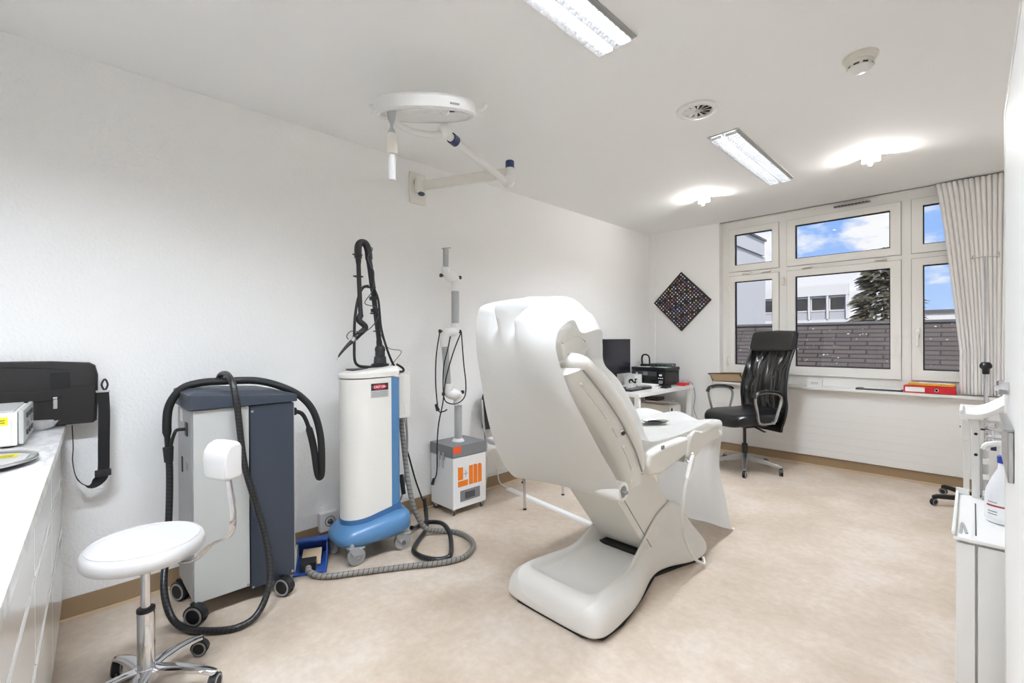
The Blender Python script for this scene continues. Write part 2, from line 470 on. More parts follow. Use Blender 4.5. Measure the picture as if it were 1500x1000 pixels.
# curtain: gathered cloth, folds fan out from the top
def cfun(u, v):
    z = .80+(2.585-.80)*v
    top0, top1 = 2.685, 3.12; bot0, bot1 = 2.84, 3.09
    k = min(1, (1-v)*1.25)**.8
    x0 = top0+(bot0-top0)*k; x1 = top1+(bot1-top1)*k
    x = x0+(x1-x0)*u
    amp = .018+.016*(1-v)
    ph = u*2*PI*13+1.5*math.sin(u*9+1)*(1-v)
    y = .0+amp*math.sin(ph)+.012*math.sin(u*23+2)*(1-v)
    x += .006*math.cos(ph)
    return V((x, y-.012, z))
cu = MB().grid(cfun, 150, 30).build('curtain', 'curtain', None, solid=.002)
tag(cu, 'pale grey pleated curtain drawn aside at the right of the window', 'curtain')

# ------------------------------------------------------------------ ceiling fittings
def luminaire(x0, x1, y0, y1, label, lamp):
    t = thing('ceiling_light', label, 'ceiling light', ((x0+x1)/2, (y0+y1)/2, H), group='recessed louvred lights')
    f = MB(); q = .012
    f.box((x0, y0, H-.006), (x0+q, y1, H-.0005)); f.box((x1-q, y0, H-.006), (x1, y1, H-.0005))
    f.box((x0+q, y0, H-.006), (x1-q, y0+q, H-.0005)); f.box((x0+q, y1-q, H-.006), (x1-q, y1, H-.0005))
    f.build('frame', 'light_grey', t)
    B('reflector', (x0+q, y0+q, H-.003), (x1-q, y1-q, H-.001), 'reflector', t, None)
    xm = (x0+x1)/2
    for xc in ((x0+q+xm)/2, (x1-q+xm)/2):
        MB().box((xc-.028, y0+.03, H-.0065), (xc+.028, y1-.03, H-.0035)).build('lamp_tube', 'tube_'+lamp, t)
    lv = MB(); n_ = max(8, round((y1-y0)/.043))
    for i in range(n_+1):
        y = y0+.02+(y1-y0-.04)*i/n_
        for a, b_ in ((x0+q+.004, xm-.012), (xm+.012, x1-q-.004)):
            lv.prism([(y-.006, H-.007), (y+.006, H-.007), (y+.001, H-.026), (y-.001, H-.026)], a, b_, 'x')
    lv.prism([(xm-.012, H-.006), (xm+.012, H-.006), (xm+.002, H-.026), (xm-.002, H-.026)], y0+.013, y1-.013, 'y')
    for xa, sg in ((x0+q, 1), (x1-q, -1)): lv.prism([(xa, H-.006), (xa+sg*.014, H-.006), (xa+sg*.001, H-.026), (xa, H-.026)], y0+.013, y1-.013, 'y')
    lv.build('louvre', 'louvre', t, bev=None)
luminaire(1.685, 1.88, -2.33, -1.06, 'recessed louvred strip light nearer the window', 'window')
luminaire(1.69, 1.885, -4.85, -3.57, 'recessed louvred strip light cut by the top of the picture', 'middle')
luminaire(1.69, 1.885, -6.0, -5.3, 'added louvred strip light, unseen behind the camera, brightening the near wall', 'rear')  # added lamp out of view, only to brighten the near left wall
def spot(x, y, label):
    t = thing('ceiling_spot', label, 'spotlight', (x, y, H), group='small ceiling spots')
    B('housing', (x-.055, y+.014, H-.045), (x+.055, y+.026, H), 'white', t, .003)
    B('mounting_plate', (x-.05, y-.02, H-.008), (x+.05, y+.0115, H), 'white', t, .002)
    MB().cyl((x, y-.012, H-.056), (x, y-.012, H-.052), .009, n=14).build('lamp_holder', 'white', t)
    MB().ball((x, y-.012, H-.062), .014, 12).build('bulb', 'bulb', t)
    ld = bpy.data.lights.new('bulb_light', 'POINT'); ld.energy = 6.5; ld.shadow_soft_size = .02; ld.color = (1, .98, .95)
    lo = bpy.data.objects.new('bulb_light', ld); COL.objects.link(lo); lo.location = (x, y-.012, H-.035)
spot(1.135, -1.06, 'lit ceiling spot at the left near the corner wall')
spot(2.395, -1.165, 'lit ceiling spot in front of the curtain end of the window')
# smoke detector
t = thing('smoke_detector', 'round cream smoke detector on the ceiling', 'smoke detector', (2.545, -2.68, H))
o_ = (2.545, -2.68, H)
MB().lathe([(.07, 0), (.07, -.012), (.062, -.016), (.06, -.026), (.056, -.03)], o_).build('base', 'cream', t)
MB().lathe([(.052, -.03), (.052, -.042), (.046, -.044)], o_).build('body', 'cream', t)
MB().lathe([(.0465, -.0445), (.0465, -.054), (.02, -.054)], o_).build('slots', 'vent_dark', t)
MB().lathe([(.05, -.054), (.048, -.06), (.03, -.072), (.005, -.075)], o_).build('cap', 'white', t)
for i in range(8):
    mb = MB(); a = i*PI/4+.2; c, s_ = math.cos(a), math.sin(a)
    mb.box((o_[0]+c*.0475-.006, o_[1]+s_*.0475-.006, H-.0555), (o_[0]+c*.0475+.006, o_[1]+s_*.0475+.006, H-.043)); mb.build('rib', 'cream', t)
# round swirl air vent
t = thing('air_vent', 'round white ceiling vent with radial vanes', 'air vent', (1.795, -2.74, H))
c_ = V((1.795, -2.74, H))
MB().lathe([(.115, -.001), (.112, -.01), (.085, -.018), (.078, -.01), (.078, -.001)], c_, n=40).build('ring', 'white', t)
MB().lathe([(.077, -.0035), (.01, -.0035)], c_, n=32).build('throat', 'vent_dark', t)
mb = MB()
for i in range(12):
    a = i*PI/6
    d = V((math.cos(a), math.sin(a), 0)); p = V((-d.y, d.x, 0))
    q = c_+V((0, 0, -.012))
    mb.loft([[q+d*.012-p*.003, q+d*.012+p*.003+V((0,0,.006)), q+d*.012+p*.003+V((0,0,.008)), q+d*.012-p*.003+V((0,0,.002))],
             [q+d*.08-p*.011, q+d*.08+p*.011+V((0,0,.006)), q+d*.08+p*.011+V((0,0,.008)), q+d*.08-p*.011+V((0,0,.002))]])
mb.cyl(c_+V((0,0,-.016)), c_+V((0,0,-.006)), .014)
mb.build('vane', 'white', t)
# ------------------------------------------------------------------ casters shared by several wheeled things
def caster(par, x, y, r, ang, top, style='twin', local=False):
    d = V((math.cos(ang), math.sin(ang), 0)); ax = V((-d.y, d.x, 0)); c = V((x, y, r+.001))
    w = r*(.42 if style == 'twin' else .6); k = dict(local=local)
    if style == 'twin':
        mb = MB()
        n = 14; off = -d*r*.1
        for sgn in (1,):
            ring0, ring1 = [], []
            for i in range(n+1):
                a = PI*i/n*1.05-.15
                p = V((0, 0, 1))*math.sin(a)*r*1.06+d*math.cos(a)*r*1.06
                ring0.append(c+p-ax*w*.95); ring1.append(c+p+ax*w*.95)
            for i in range(n+1):
                a = PI*(n-i)/n*1.05-.15
                p = V((0, 0, 1))*math.sin(a)*r*.8+d*math.cos(a)*r*.8
                ring0.append(c+p-ax*w*.95); ring1.append(c+p+ax*w*.95)
            mb.loft([ring0, ring1])
        if top > 2*r: mb.cyl(c+V((0, 0, r*.9))-d*r*.3, V((x, y, top))-d*r*.3, r*.22, n=10)
        co = mb.build('caster', 'black', par, **k)
        for s in (-1, 1):
            MB().lathe([(r*.5, 0), (r*.96, .001), (r, r*.06), (r, w*.6), (r*.9, w*.68), (r*.55, w*.7)], c+ax*s*w*.32, ax*s, 24).build('wheel', 'black_soft', co, **k)
            MB().lathe([(r*.9, 0), (r*.9, .0025), (r*.72, .0025), (r*.72, 0)], c+ax*s*(w*1.02), ax*s, 24, caps=False).build('wheel_rim', 'grey_wheel', co, **k)
    else:
        fm, wm = ('grey', 'grey_wheel') if style == 'fork' else ('steel', 'dark_grey')
        hub = c; piv = V((x, y, 0))-d*r*.45
        mb = MB()
        for s in (-1, 1):
            pl = [hub+d*r*.35, hub-V((0,0,r*.3))-d*r*.1, hub-d*r*.35, piv+V((0,0,r*2.0))-d*r*.5, piv+V((0,0,r*2.15))+d*r*.55, hub+d*r*.6+V((0,0,r*.35))]
            mb.loft([[p+ax*s*w*.62 for p in pl], [p+ax*s*w*.8 for p in pl]])
        a0 = piv+V((0,0,r*2.05))
        mb.box(a0-V((w*.8, w*.8, r*.1)), a0+V((w*.8, w*.8, r*.12)))
        mb.cyl(a0, V((piv.x, piv.y, top)), r*.28, n=12)
        co = mb.build('caster', fm, par, **k)
        MB().lathe([(r*.3, -w*.52), (r*.95, -w*.5), (r, -w*.36), (r, w*.36), (r*.95, w*.5), (r*.3, w*.52)], c, ax, 22).build('wheel', wm, co, **k)
        MB().cyl(c-ax*w*.9, c+ax*w*.9, r*.2, n=10).build('axle', 'steel', co, **k)
        if style == 'fork':
            q = a0+d*r*.95-V((0,0,r*.15))
            MB().box(q-V((r*.4,r*.4,r*.12)), q+V((r*.4,r*.4,r*.12))).build('brake_pedal', 'light_grey', co, bev=.003, **k)

# ------------------------------------------------------------------ counter run on the left (drawer units and worktop)
ca = math.atan2(-.075, 1.86)      # the run is turned slightly off the room axis
CO = V((.012, -5.352, 0)); cd = V((math.cos(ca), math.sin(ca), 0)); cn = V((-cd.y, cd.x, 0))
def cp(s, t, z): return CO+cd*s+cn*t+V((0, 0, z))      # along run, out of front (+t towards room), height
RC = Mx.Rotation(ca, 3, 'Z')
def cbox(name, s0, s1, t0, t1, z0, z1, m, par, bev=.002):
    mb = MB(); lo, hi = V((s0, t0, z0)), V((s1, t1, z1)); c = (lo+hi)/2; h = (hi-lo)/2
    mb.box(-h, h, None)
    mb.xf(Mx.Translation(cp(c.x, c.y, c.z)) @ Mx.Rotation(ca, 4, 'Z'))
    return mb.build(name, m, par, bev=bev)
wt = cbox('worktop', 0, 2.15, -.58, 0, .865, .9, 'marble', None, .003)
tag(wt, 'pale marble-pattern worktop along the left foreground', 'worktop')
units = [(.03, .62, 'white gloss drawer unit under the worktop at the left wall end'),
         (.622, 1.22, 'white gloss drawer unit in the middle of the counter run'),
         (1.222, 1.82, 'white gloss drawer unit at the near end of the counter run')]
for a, b_, lab in units:
    t = thing('drawer_unit', lab, 'cabinet', cp((a+b_)/2, -.3, 0), group='white drawer units')
    cbox('body', a, b_, -.56, -.042, .1, .863, 'lam', t); cbox('plinth', a, b_, -.52, -.08, .001, .099, 'lam', t)
    for z0, z1 in ((.68, .845), (.455, .655), (.105, .43)):
        dr = cbox('drawer', a+.002, b_-.002, -.04, -.018, z0, z1, 'gloss', t)
        cbox('grip_rail', a+.002, b_-.002, -.04, -.016, z1+.003, z1+.019, 'white', dr, .001)
# shallow steel bowl on the counter (near) and kidney dish (far)
t = thing('steel_bowl', 'shallow round stainless steel bowl on the marble worktop near the camera', 'bowl', (.84, -5.578, .901))
MB().lathe([(.0, .0), (.10, .001), (.148, .01), (.158, .014), (.158, .017), (.146, .013), (.098, .004), (0, .003)], (.84, -5.578, .901), n=48, caps=False).build('bowl', 'chrome', t)
MB().tube([(.84+.155*math.cos(2*PI*i/40), -5.578+.155*math.sin(2*PI*i/40), .9165) for i in range(40)], .0045, 8, 1, closed=True).build('rim', 'steel', t)
t = thing('kidney_dish', 'stainless steel dish beside the black bag on the worktop', 'dish', (.14, -5.46, .902))
mb = MB()
rings = []
for (k, h) in ((.55, 0), (.8, .012), (.97, .034), (1.03, .036), (1.0, .034), (.78, .015), (.5, .003)):
    rg = []
    for i in range(40):
        a = 2*PI*i/40
        x = .04*k*math.cos(a); y = .083*k*math.sin(a)
        rg.append(cp(.134, -.098, .902+h)+cd*x+cn*y)
    rings.append(rg)
mb.loft(rings, True, True); mb.build('dish', 'chrome', t)
# white control unit with yellow sticker
t = thing('control_unit', 'white benchtop control unit with yellow sticker and small square buttons', 'medical device', cp(.36, -.22, .9))
cbox('body', .185, .53, -.35, -.105, .906, 1.024, 'white', t, .006)
cbox('side_cover', .531, .538, -.34, -.12, .912, 1.0, 'white_matte', t, .002)
cbox('front_panel', .195, .53, -.104, -.09, .91, 1.03, 'light_grey', t, .004)
cbox('top_panel', .20, .52, -.34, -.115, 1.0242, 1.03, 'light_grey', t, .002)
cbox('warning_sticker', .5382, .5395, -.25, -.128, .982, 1.01, 'sticker_y', t, None)
for i in range(3):
    for j in range(3):
        if j == 1 and i == 1: continue
        cbox('button', .26+i*.08, .295+i*.08, -.0898, -.086, .932+j*.031, .95+j*.031, 'dark_grey' if j != 1 else 'ink_grey', t, .001)
for i in range(2): cbox('sticker_line', .5396, .54, -.24, -.135, .99+i*.008, .993+i*.008, 'ink', t, None)
for s_ in (.21, .50):
    for q_ in (-.33, -.13): cbox('foot', s_-.015, s_+.015, q_-.015, q_+.015, .9005, .906, 'black_soft', t, None)

# ------------------------------------------------------------------ black messenger bag leaning on the wall
t = thing('messenger_bag', 'black fabric messenger bag standing on the worktop against the wall', 'bag', (.07, -5.45, .9))
mb = MB()
yy0, yy1 = -5.60, -5.25
pf = [(.0, .904), (.03, .903), (.34, .903), (.35, .91), (.353, 1.0), (.355, 1.12), (.345, 1.165), (.325, 1.178), (.2, 1.188), (.0, 1.192)]
def bagring(x, sh):
    pts = []
    for (u_, z) in pf:
        pts.append(V((x, yy0+u_+(0 if u_ < .3 else -sh), z+(-sh if z > 1.1 else (sh if z < .92 else 0)))))
    pts += [V((x, yy0-.06, 1.18-sh)), V((x, yy0-.06, .91+sh))]
    return pts
mb.loft([bagring(.022, .03), bagring(.035, .006), bagring(.05, 0), bagring(.07, .004), bagring(.078, .02)])
mb.build('body', 'bag', t)
mb = MB(); mb.loft([[V((x, y, z)) for y, z in ((-5.655, .91), (-5.262, .904), (-5.257, 1.075), (-5.33, 1.072), (-5.45, 1.055), (-5.655, 1.075))] for x in (.078, .087)])
mb.build('front_pocket', 'bag', t, bev=.003)
mb = MB(); mb.tube([(.0875, -5.64, 1.03), (.09, -5.5, 1.02), (.09, -5.40, 1.02), (.088, -5.365, 1.03)], .004, 6); mb.build('zip', 'bag_dark', t)
MB().box((.0885, -5.394, .98), (.093, -5.380, 1.032)).build('zip_pull', 'steel', t, bev=.002)
for y in (-5.58, -5.37):
    B('handle_strap', (.070, y-.03, 1.06), (.084, y+.03, 1.14), 'bag_dark', t, .004)
mb = MB(); mb.tube([(.074, -5.62, 1.165), (.076, -5.5, 1.165), (.074, -5.30, 1.145)], .004, 6); mb.build('seam', 'bag_dark', t)
s = MB(); s.tube([(.10, -5.236, 1.075), (.10, -5.225, 1.10), (.10, -5.215, 1.075), (.10, -5.225, 1.05)], .004, 8, closed=True); so = s.build('strap_hook', 'black', t)
B('strap_buckle', (.094, -5.256, 1.04), (.106, -5.206, 1.05), 'steel', t, .002)
s = MB(); s.tube([(.10, -5.231, 1.04), (.10, -5.228, .95), (.10, -5.23, .80), (.10, -5.232, .68), (.095, -5.245, .64), (.08, -5.285, .617), (.06, -5.32, .655), (.05, -5.333, .73), (.06, -5.331, .80), (.07, -5.334, .894)], .02, 8, flat=(.021, .002, lambda s_: (.25, 1, 0) if s_ < .45 else ((.25, 1, 0) if s_ > 1 else (max(0, min(1, (s_-.45)/.2))*1.2+.25, 1-max(0, min(1, (s_-.45)/.2)), 0))))
s.build('shoulder_strap', 'bag_dark', t)
B('strap_slider', (.09, -5.262, .655), (.108, -5.205, .685), 'black', t, .003)

# ------------------------------------------------------------------ white doctor stool
sx, sy = .837, -5.158
t = thing('doctor_stool', 'round white padded stool on chrome star base in the left foreground', 'stool', (sx, sy, 0))
MB().lathe([(.0, .505), (.15, .505), (.168, .509), (.177, .522), (.177, .545), (.172, .558), (.162, .5645), (.155, .567), (.09, .569), (0, .5695)], (sx, sy, 0), n=64, caps=False).build('seat', 'stool_vinyl', t)
mb = MB(); mb.tube([(sx+.1615*math.cos(2*PI*i/48), sy+.1615*math.sin(2*PI*i/48), .5655) for i in range(48)], .0025, 6, 1, closed=True); mb.build('seam', 'stool_vinyl', t)
MB().lathe([(.0, .488), (.07, .488), (.075, .504), (0, .504)], (sx, sy, 0)).build('seat_plate', 'dark_grey', t)
MB().cyl((sx, sy, .28), (sx, sy, .488), .0145, n=24).build('gas_piston', 'chrome', t)
MB().lathe([(.024, .10), (.026, .12), (.026, .305), (.025, .31)], (sx, sy, 0), n=28).build('column_sleeve', 'chrome', t)
MB().lathe([(.0255, .3105), (.0275, .312), (.0275, .322), (.016, .324)], (sx, sy, 0)).build('collar', 'black', t)
B('sleeve_label', (sx+.0245, sy-.006, .20), (sx+.0275, sy+.006, .27), 'ink_w', t, .001)
hub = MB().lathe([(.02, .062), (.036, .067), (.038, .10), (.029, .115)], (sx, sy, 0), n=28).build('base_hub', 'chrome', t)
for i in range(5):
    a = math.radians(125)+2*PI*i/5; d = V((math.cos(a), math.sin(a), 0)); p = V((-d.y, d.x, 0)); o = V((sx, sy, 0))
    mb = MB(); rings = []
    for s_, w, zt, zb in ((.015, .028, .112, .07), (.06, .023, .112, .084), (.12, .020, .106, .086), (.18, .018, .094, .078), (.222, .016, .080, .066), (.232, .010, .077, .068)):
        rings.append([o+d*s_+p*w+V((0,0,zb)), o+d*s_+p*w*1.0+V((0,0,zt-.006)), o+d*s_+p*w*.5+V((0,0,zt)), o+d*s_-p*w*.5+V((0,0,zt)), o+d*s_-p*w+V((0,0,zt-.006)), o+d*s_-p*w+V((0,0,zb))])
    mb.loft(rings); mb.build('leg', 'chrome', t, ang=50)
    caster(t, sx+d.x*.225, sy+d.y*.225, .030, a+1.9+i*.7, .072)
# small backrest on a curved chrome arm
arm = MB(); arm.tube([(sx+.10, sy+.06, .500), (.996, -5.043, .505), (1.052, -5.001, .565), (1.102, -4.957, .600), (1.108, -4.946, .672), (1.084, -4.954, .79)], .02, 10, flat=(.013, .005, (.7, .71, 0)))
arm.build('back_support_arm', 'chrome', t)
mb = MB(); rings = []
cb = V((1.056, -4.966, .855)); e1 = V((.38, -.925, 0)).normalized(); e2 = V((-e1.y, e1.x, 0))
for s_, k in ((-.062, .84), (-.052, .97), (-.03, 1), (.03, 1), (.05, .97), (.058, .86)):
    rg = []
    for (u_, w_) in ((-.034, -.058), (-.028, -.066), (.02, -.068), (.030, -.060), (.034, 0), (.030, .035), (.014, .058), (-.008, .067), (-.027, .064), (-.035, .05)):
        rg.append(cb+e1*u_*k+e2*s_+V((0, 0, w_*k)))
    rings.append(rg)
mb.loft(rings); mb.build('back_pad', 'stool_vinyl', t, bev=.005, ang=50)

# ------------------------------------------------------------------ grey and slate tower machine with hose
t = thing('machine_tower', 'tall grey and dark slate machine on castors with black hose over it', 'medical machine', (.265, -4.735, 0))
B('cabinet', (.085, -4.948, .085), (.448, -4.722, .958), 'light_grey', t, .004)
B('front_panel', (.09, -4.718, .068), (.452, -4.516, .958), 'slate', t, .004)
B('side_panel', (.10, -4.9505, .10), (.43, -4.9485, .95), 'side_grey', t, None)
B('rear_panel', (.088, -4.515, .075), (.445, -4.512, .95), 'light_grey', t, None)
mb = MB(); mb.loft([[V((.07, -4.965, .962)), V((.466, -4.965, .962)), V((.466, -4.503, .962)), V((.07, -4.503, .962))],
 [V((.07, -4.965, 1.035)), V((.466, -4.965, 1.03)), V((.466, -4.503, .998)), V((.07, -4.503, 1.0))],
 [V((.09, -4.93, 1.048)), V((.43, -4.93, 1.046)), V((.43, -4.6, 1.024)), V((.09, -4.6, 1.024))]])
mb.build('lid', 'slate', t, bev=.004)
for y, z in ((-4.709, .93), (-4.709, .075), (-4.73, .073+.02), (-4.528, .09)):
    MB().lathe([(.006, 0), (.0055, .003), (0, .0035)], (.4525 if y > -4.72 else .4485, y, z), (1, 0, 0), 10).build('screw', 'steel', t)
# side fittings: sockets, label
B('rating_plate', (.17, -4.953, .885), (.23, -4.951, .945), 'cream', t, None)
MB().box((.30, -4.956, .83), (.35, -4.951, .895)).build('inlet_socket', 'black', t, bev=.003)
B('switch', (.20, -4.955, .64), (.225, -4.951, .715), 'black', t, .002)
B('warning_label', (.29, -4.953, .67), (.335, -4.951, .70), 'grey', t, None)
B('connector', (.33, -4.5115, .875), (.37, -4.47, .915), 'black', t, .006)
MB().tube([(.325, -4.957, .862), (.32, -4.985, .862), (.27, -4.988, .845), (.25, -4.998, .80), (.235, -5.003, .74)], .0075, 8).build('power_cable', 'black_soft', t)
ho = MB(); ho.tube([(.345, -4.475, .895), (.335, -4.43, .87), (.335, -4.40, .80), (.335, -4.372, .68), (.34, -4.356, .55), (.348, -4.346, .51), (.36, -4.338, .55), (.36, -4.342, .73), (.36, -4.38, .88), (.35, -4.45, .975), (.335, -4.55, 1.035), (.30, -4.655, 1.068), (.28, -4.79, 1.072), (.26, -4.88, 1.07), (.24, -4.955, 1.045), (.22, -5.0, .972), (.22, -5.012, .882), (.22, -5.008, .75)], lambda s_: .011 if s_ < .12 else (.0185 if s_ < .97 else .012), 14)
ho.build('hose', 'black_soft', t)
MB().cyl((.22, -5.008, .77), (.22, -5.006, .70), .022, .018, 14).build('hose_coupling', 'black', t)
ho = MB(); ho.tube([(.22, -5.007, .75), (.22, -5.003, .653), (.24, -5.008, .497), (.28, -5.022, .320), (.36, -5.046, .17), (.42, -5.03, .06), (.49, -4.99, .018), (.568, -4.931, .0155), (.641, -4.831, .0155), (.63, -4.74, .035), (.58, -4.675, .134), (.53, -4.668, .282), (.495, -4.706, .482), (.482, -4.752, .686), (.478, -4.772, .883), (.478, -4.782, .99), (.44, -4.79, 1.075), (.37, -4.792, 1.107), (.31, -4.794, 1.112), (.26, -4.80, 1.10), (.245, -4.81, 1.065)], .0145, 12)
ho.build('spiral_hose', 'wrap_black', t)
for x, y, a in ((.462, -4.945, .75), (.488, -4.58, .55), (.165, -4.955, .5), (.12, -4.56, 1.3)):
    caster(t, x, y, .045, a, .098)

# ------------------------------------------------------------------ wall socket and its lead
t = thing('wall_socket', 'white surface-mounted wall socket with plug above the skirting', 'socket', (.02, -4.165, .125))
B('box', (0, -4.222, .068), (.045, -4.11, .185), 'white', t, .006)
MB().lathe([(.034, 0), (.034, .002), (.028, .002), (.028, 0)], (.0455, -4.16, .128), (1, 0, 0), 28, caps=False).build('socket_ring', 'grey', t)
mb = MB(); mb.cyl((.0455, -4.16, .128), (.07, -4.16, .126), .017, .011); mb.tube([(.067, -4.16, .126), (.085, -4.16, .105), (.08, -4.15, .06), (.07, -4.17, .012), (.10, -4.22, .008), (.14, -4.26, .008)], .0045, 6); mb.build('plug', 'dark_grey', t)

# ------------------------------------------------------------------ blue foot pedal
t = thing('foot_pedal', 'blue hooded foot pedal on the floor beside the slate machine', 'foot pedal', (.26, -4.36, 0))
pa = math.radians(-25); pr_ = Mx.Translation(V((.265, -4.36, 0))) @ Mx.Rotation(pa, 4, 'Z')
def pb(name, lo, hi, m, bev=.003):
    mb = MB().box(lo, hi); mb.xf(pr_); return mb.build(name, m, t, bev=bev)
pb('base', (-.14, -.085, .001), (.13, .085, .012), 'pedal_blue')
mb = MB(); mb.loft([[V((x, y, z)) for x, z in ((-.14, .012), (-.135, .09), (-.11, .115), (-.05, .118), (-.05, .106), (-.105, .103), (-.122, .085), (-.126, .012))] for y in (-.085, .085)]); mb.xf(pr_); mb.build('hood', 'pedal_blue', t, bev=.003)
for y in (-.085, .077):
    mb = MB(); mb.prism([(-.135, .013), (.10, .013), (.02, .04), (-.05, .1), (-.11, .1), (-.125, .085)], y, y+.008, 'y'); mb.xf(pr_); mb.build('side_cheek', 'light_grey' if y < 0 else 'pedal_blue', t)
mb = MB(); mb.prism([(-.11, .02), (.05, .02), (.045, .035), (-.09, .055)], -.05, .05, 'y'); mb.xf(pr_); mb.build('treadle', 'base_lip', t)
pb('cable_entry', (.035, -.05, .013), (.11, .03, .06), 'black', .005)

# ------------------------------------------------------------------ blue and white laser tower
t = thing('laser_tower', 'white and blue laser tower on castors with black articulated arm', 'medical machine', (.32, -4.05, 0))
def lring(z, g=0, yb=-3.945):
    """D section: rounded towards -y, flat rear at yb"""
    pts = [V((.21-g, yb, z))]
    cx, cy, rx, ry = .325, -4.085, .115+g, .125+g
    for i in range(21):
        a = PI+PI*i/20
        pts.append(V((cx+rx*math.cos(a), cy+ry*math.sin(a), z)))
    pts.append(V((.435+g, yb, z)))
    return pts
def slope(z0, z1, ring):   # tilt a ring: z0 at y=-4.25, z1 at y=-3.9
    return [V((p.x, p.y, z0+(z1-z0)*(p.y+4.25)/.35)) for p in ring]
MB().loft([slope(.215, .265, lring(0)), slope(1.045, 1.05, lring(0))]).build('shell', 'laser_white', t, ang=30)
def bring(z, g=0):
    return [V((.19-g, -3.945, z)), V((.43+g, -3.945, z)), V((.432+g, -3.90, z)), V((.41+g, -3.875-g, z)), V((.22-g, -3.875-g, z)), V((.188-g, -3.90, z))]
MB().loft([bring(.20), bring(1.045)]).build('rear_panel', 'laser_blue', t, bev=.004)
MB().loft([slope(1.052, 1.055, lring(0, .004, -3.9)), slope(1.075, 1.085, lring(0, .005, -3.89)), slope(1.08, 1.115, lring(0, -.012, -3.90))]).build('lid', 'laser_white', t, bev=.003)
MB().lathe([(.007, 0), (.006, .002), (0, .002)], (.232, -4.165, 1.066), (-.5, -.6, 0), 10).build('lid_screw', 'ink', t)
B('display', (.24, -4.14, 1.087), (.33, -4.04, 1.1025), 'dark_grey', t, .001)
# base skirt and foot
MB().loft([slope(.165, .205, lring(0, .008, -3.88)), slope(.225, .275, lring(0, .004, -3.885))]).build('base_collar', 'laser_blue_d', t, ang=30)
mb = MB(); rings = []
for z, g in ((.095, .02), (.10, .045), (.125, .065), (.155, .06), (.185, .035), (.20, .005)):
    rg = []
    for i in range(36):
        a = 2*PI*i/36; c, s_ = math.cos(a), math.sin(a)
        pw = lambda v_: math.copysign(abs(v_)**.6, v_)
        x = .33+(.115+g)*pw(c); y = -4.04+(.165+g)*pw(s_)
        k = (y+4.25)/.44
        x = .33+(x-.33)*(.86+.24*k)
        zz = z+(.055*k if z > .13 else .012*k)
        rg.append(V((x, y, zz)))
    rings.append(rg)
mb.loft(rings); mb.build('base_skirt', 'laser_blue', t, ang=60)
for x, y, a in ((.455, -4.185, 1.55), (.225, -4.215, .4), (.465, -3.895, 1.35), (.19, -3.89, .9)): caster(t, x, y, .05, a, .13, 'fork')
# caution label
lb = B('caution_label', (.4405, -4.082, .935), (.4415, -3.968, 1.02), 'light_grey', t, None)
lb.location = (0, 0, 0)
B('label_header', (.4416, -4.08, .978), (.4422, -3.97, 1.018), 'ink', lb, None)
mb = MB(); mb.lathe([(.048, 0), (.048, .0006), (0, .0006)], (0, 0, 0), (0, 0, 1), 30); mb.xf(Mx.Translation(V((.4424, -4.025, .998))) @ Mx.Rotation(PI/2, 4, 'Y') @ Mx.Diagonal((.33, 1, 1, 1))); mb.build('label_oval', 'lab_red', lb)
mb = MB(); letters(mb, 'CAUTION', (.443, -4.061, .993), (0, 1, 0), (0, 0, 1), .011, .0018, .0004); mb.build('caution_text', 'ink_w', lb)
mb = MB()
for i in range(4): mb.box((.4416, -4.075, .942+i*.008), (.442, -3.985+.008*(i % 2), .944+i*.008))
mb.build('label_lines', 'ink_grey', lb)
# rear control box
B('rear_box', (.14, -3.87, .775), (.345, -3.755, 1.055), 'laser_white', t, .004)
B('box_plate', (.3455, -3.80, .80), (.348, -3.765, .86), 'white_matte', t, .001)
# articulated arm
arm = MB(); X = .30
arm.lathe([(.055, 1.10), (.055, 1.125), (.04, 1.13), (.036, 1.17), (.03, 1.175), (.03, 1.20)], (X, -3.945, 0), n=20)
arm.ball((X, -3.945, 1.215), .033, 14)
arm.build('arm_joint', 'black', t)
mb = MB(); mb.tube([(X, -3.948, 1.23), (X, -3.955, 1.30), (X, -3.985, 1.54), (X, -4.005, 1.70), (X, -4.022, 1.80)], lambda s_: .018 if s_ < .2 or s_ > .55 else .015, 12); mb.build('lower_arm', 'black', t)
for (y, z) in ((-3.985, 1.535), (-3.976, 1.46)): MB().lathe([(.024, -.012), (.028, -.008), (.028, .008), (.024, .012)], (X, y, z), (0, -.12, 1), 16).build('arm_collar', 'black', t)
mb = MB(); mb.tube([(X, -4.015, 1.77), (X, -4.022, 1.83), (X, -4.04, 1.865), (X, -4.068, 1.866), (X, -4.085, 1.84), (X, -4.086, 1.77)], .022, 12); mb.build('arm_elbow', 'black', t)
mb = MB(); mb.tube([(X, -4.086, 1.80), (X, -4.082, 1.66), (X, -4.076, 1.50), (X, -4.071, 1.42)], lambda s_: .017 if s_ < .15 else .0135, 12); mb.build('upper_arm', 'black', t)
mb = MB(); mb.tube([(X, -4.072, 1.43), (X, -4.082, 1.395), (X+.01, -4.055, 1.365), (X+.01, -4.05, 1.345), (X, -4.085, 1.31), (X, -4.112, 1.285)], .018, 12); mb.build('wrist_joint', 'black', t)
mb = MB(); mb.cyl((X, -4.112, 1.288), (X, -4.128, 1.268), .014, .013); mb.build('handpiece_ring', 'steel', t)
mb = MB(); mb.tube([(X, -4.128, 1.268), (X, -4.16, 1.24), (X, -4.20, 1.195), (X, -4.212, 1.175)], lambda s_: .013-.0095*s_, 12, 3); mb.build('handpiece', 'black', t)
MB().cyl((X, -4.21, 1.18), (X, -4.224, 1.158), .0015, n=8).build('guide_tip', 'steel', t)
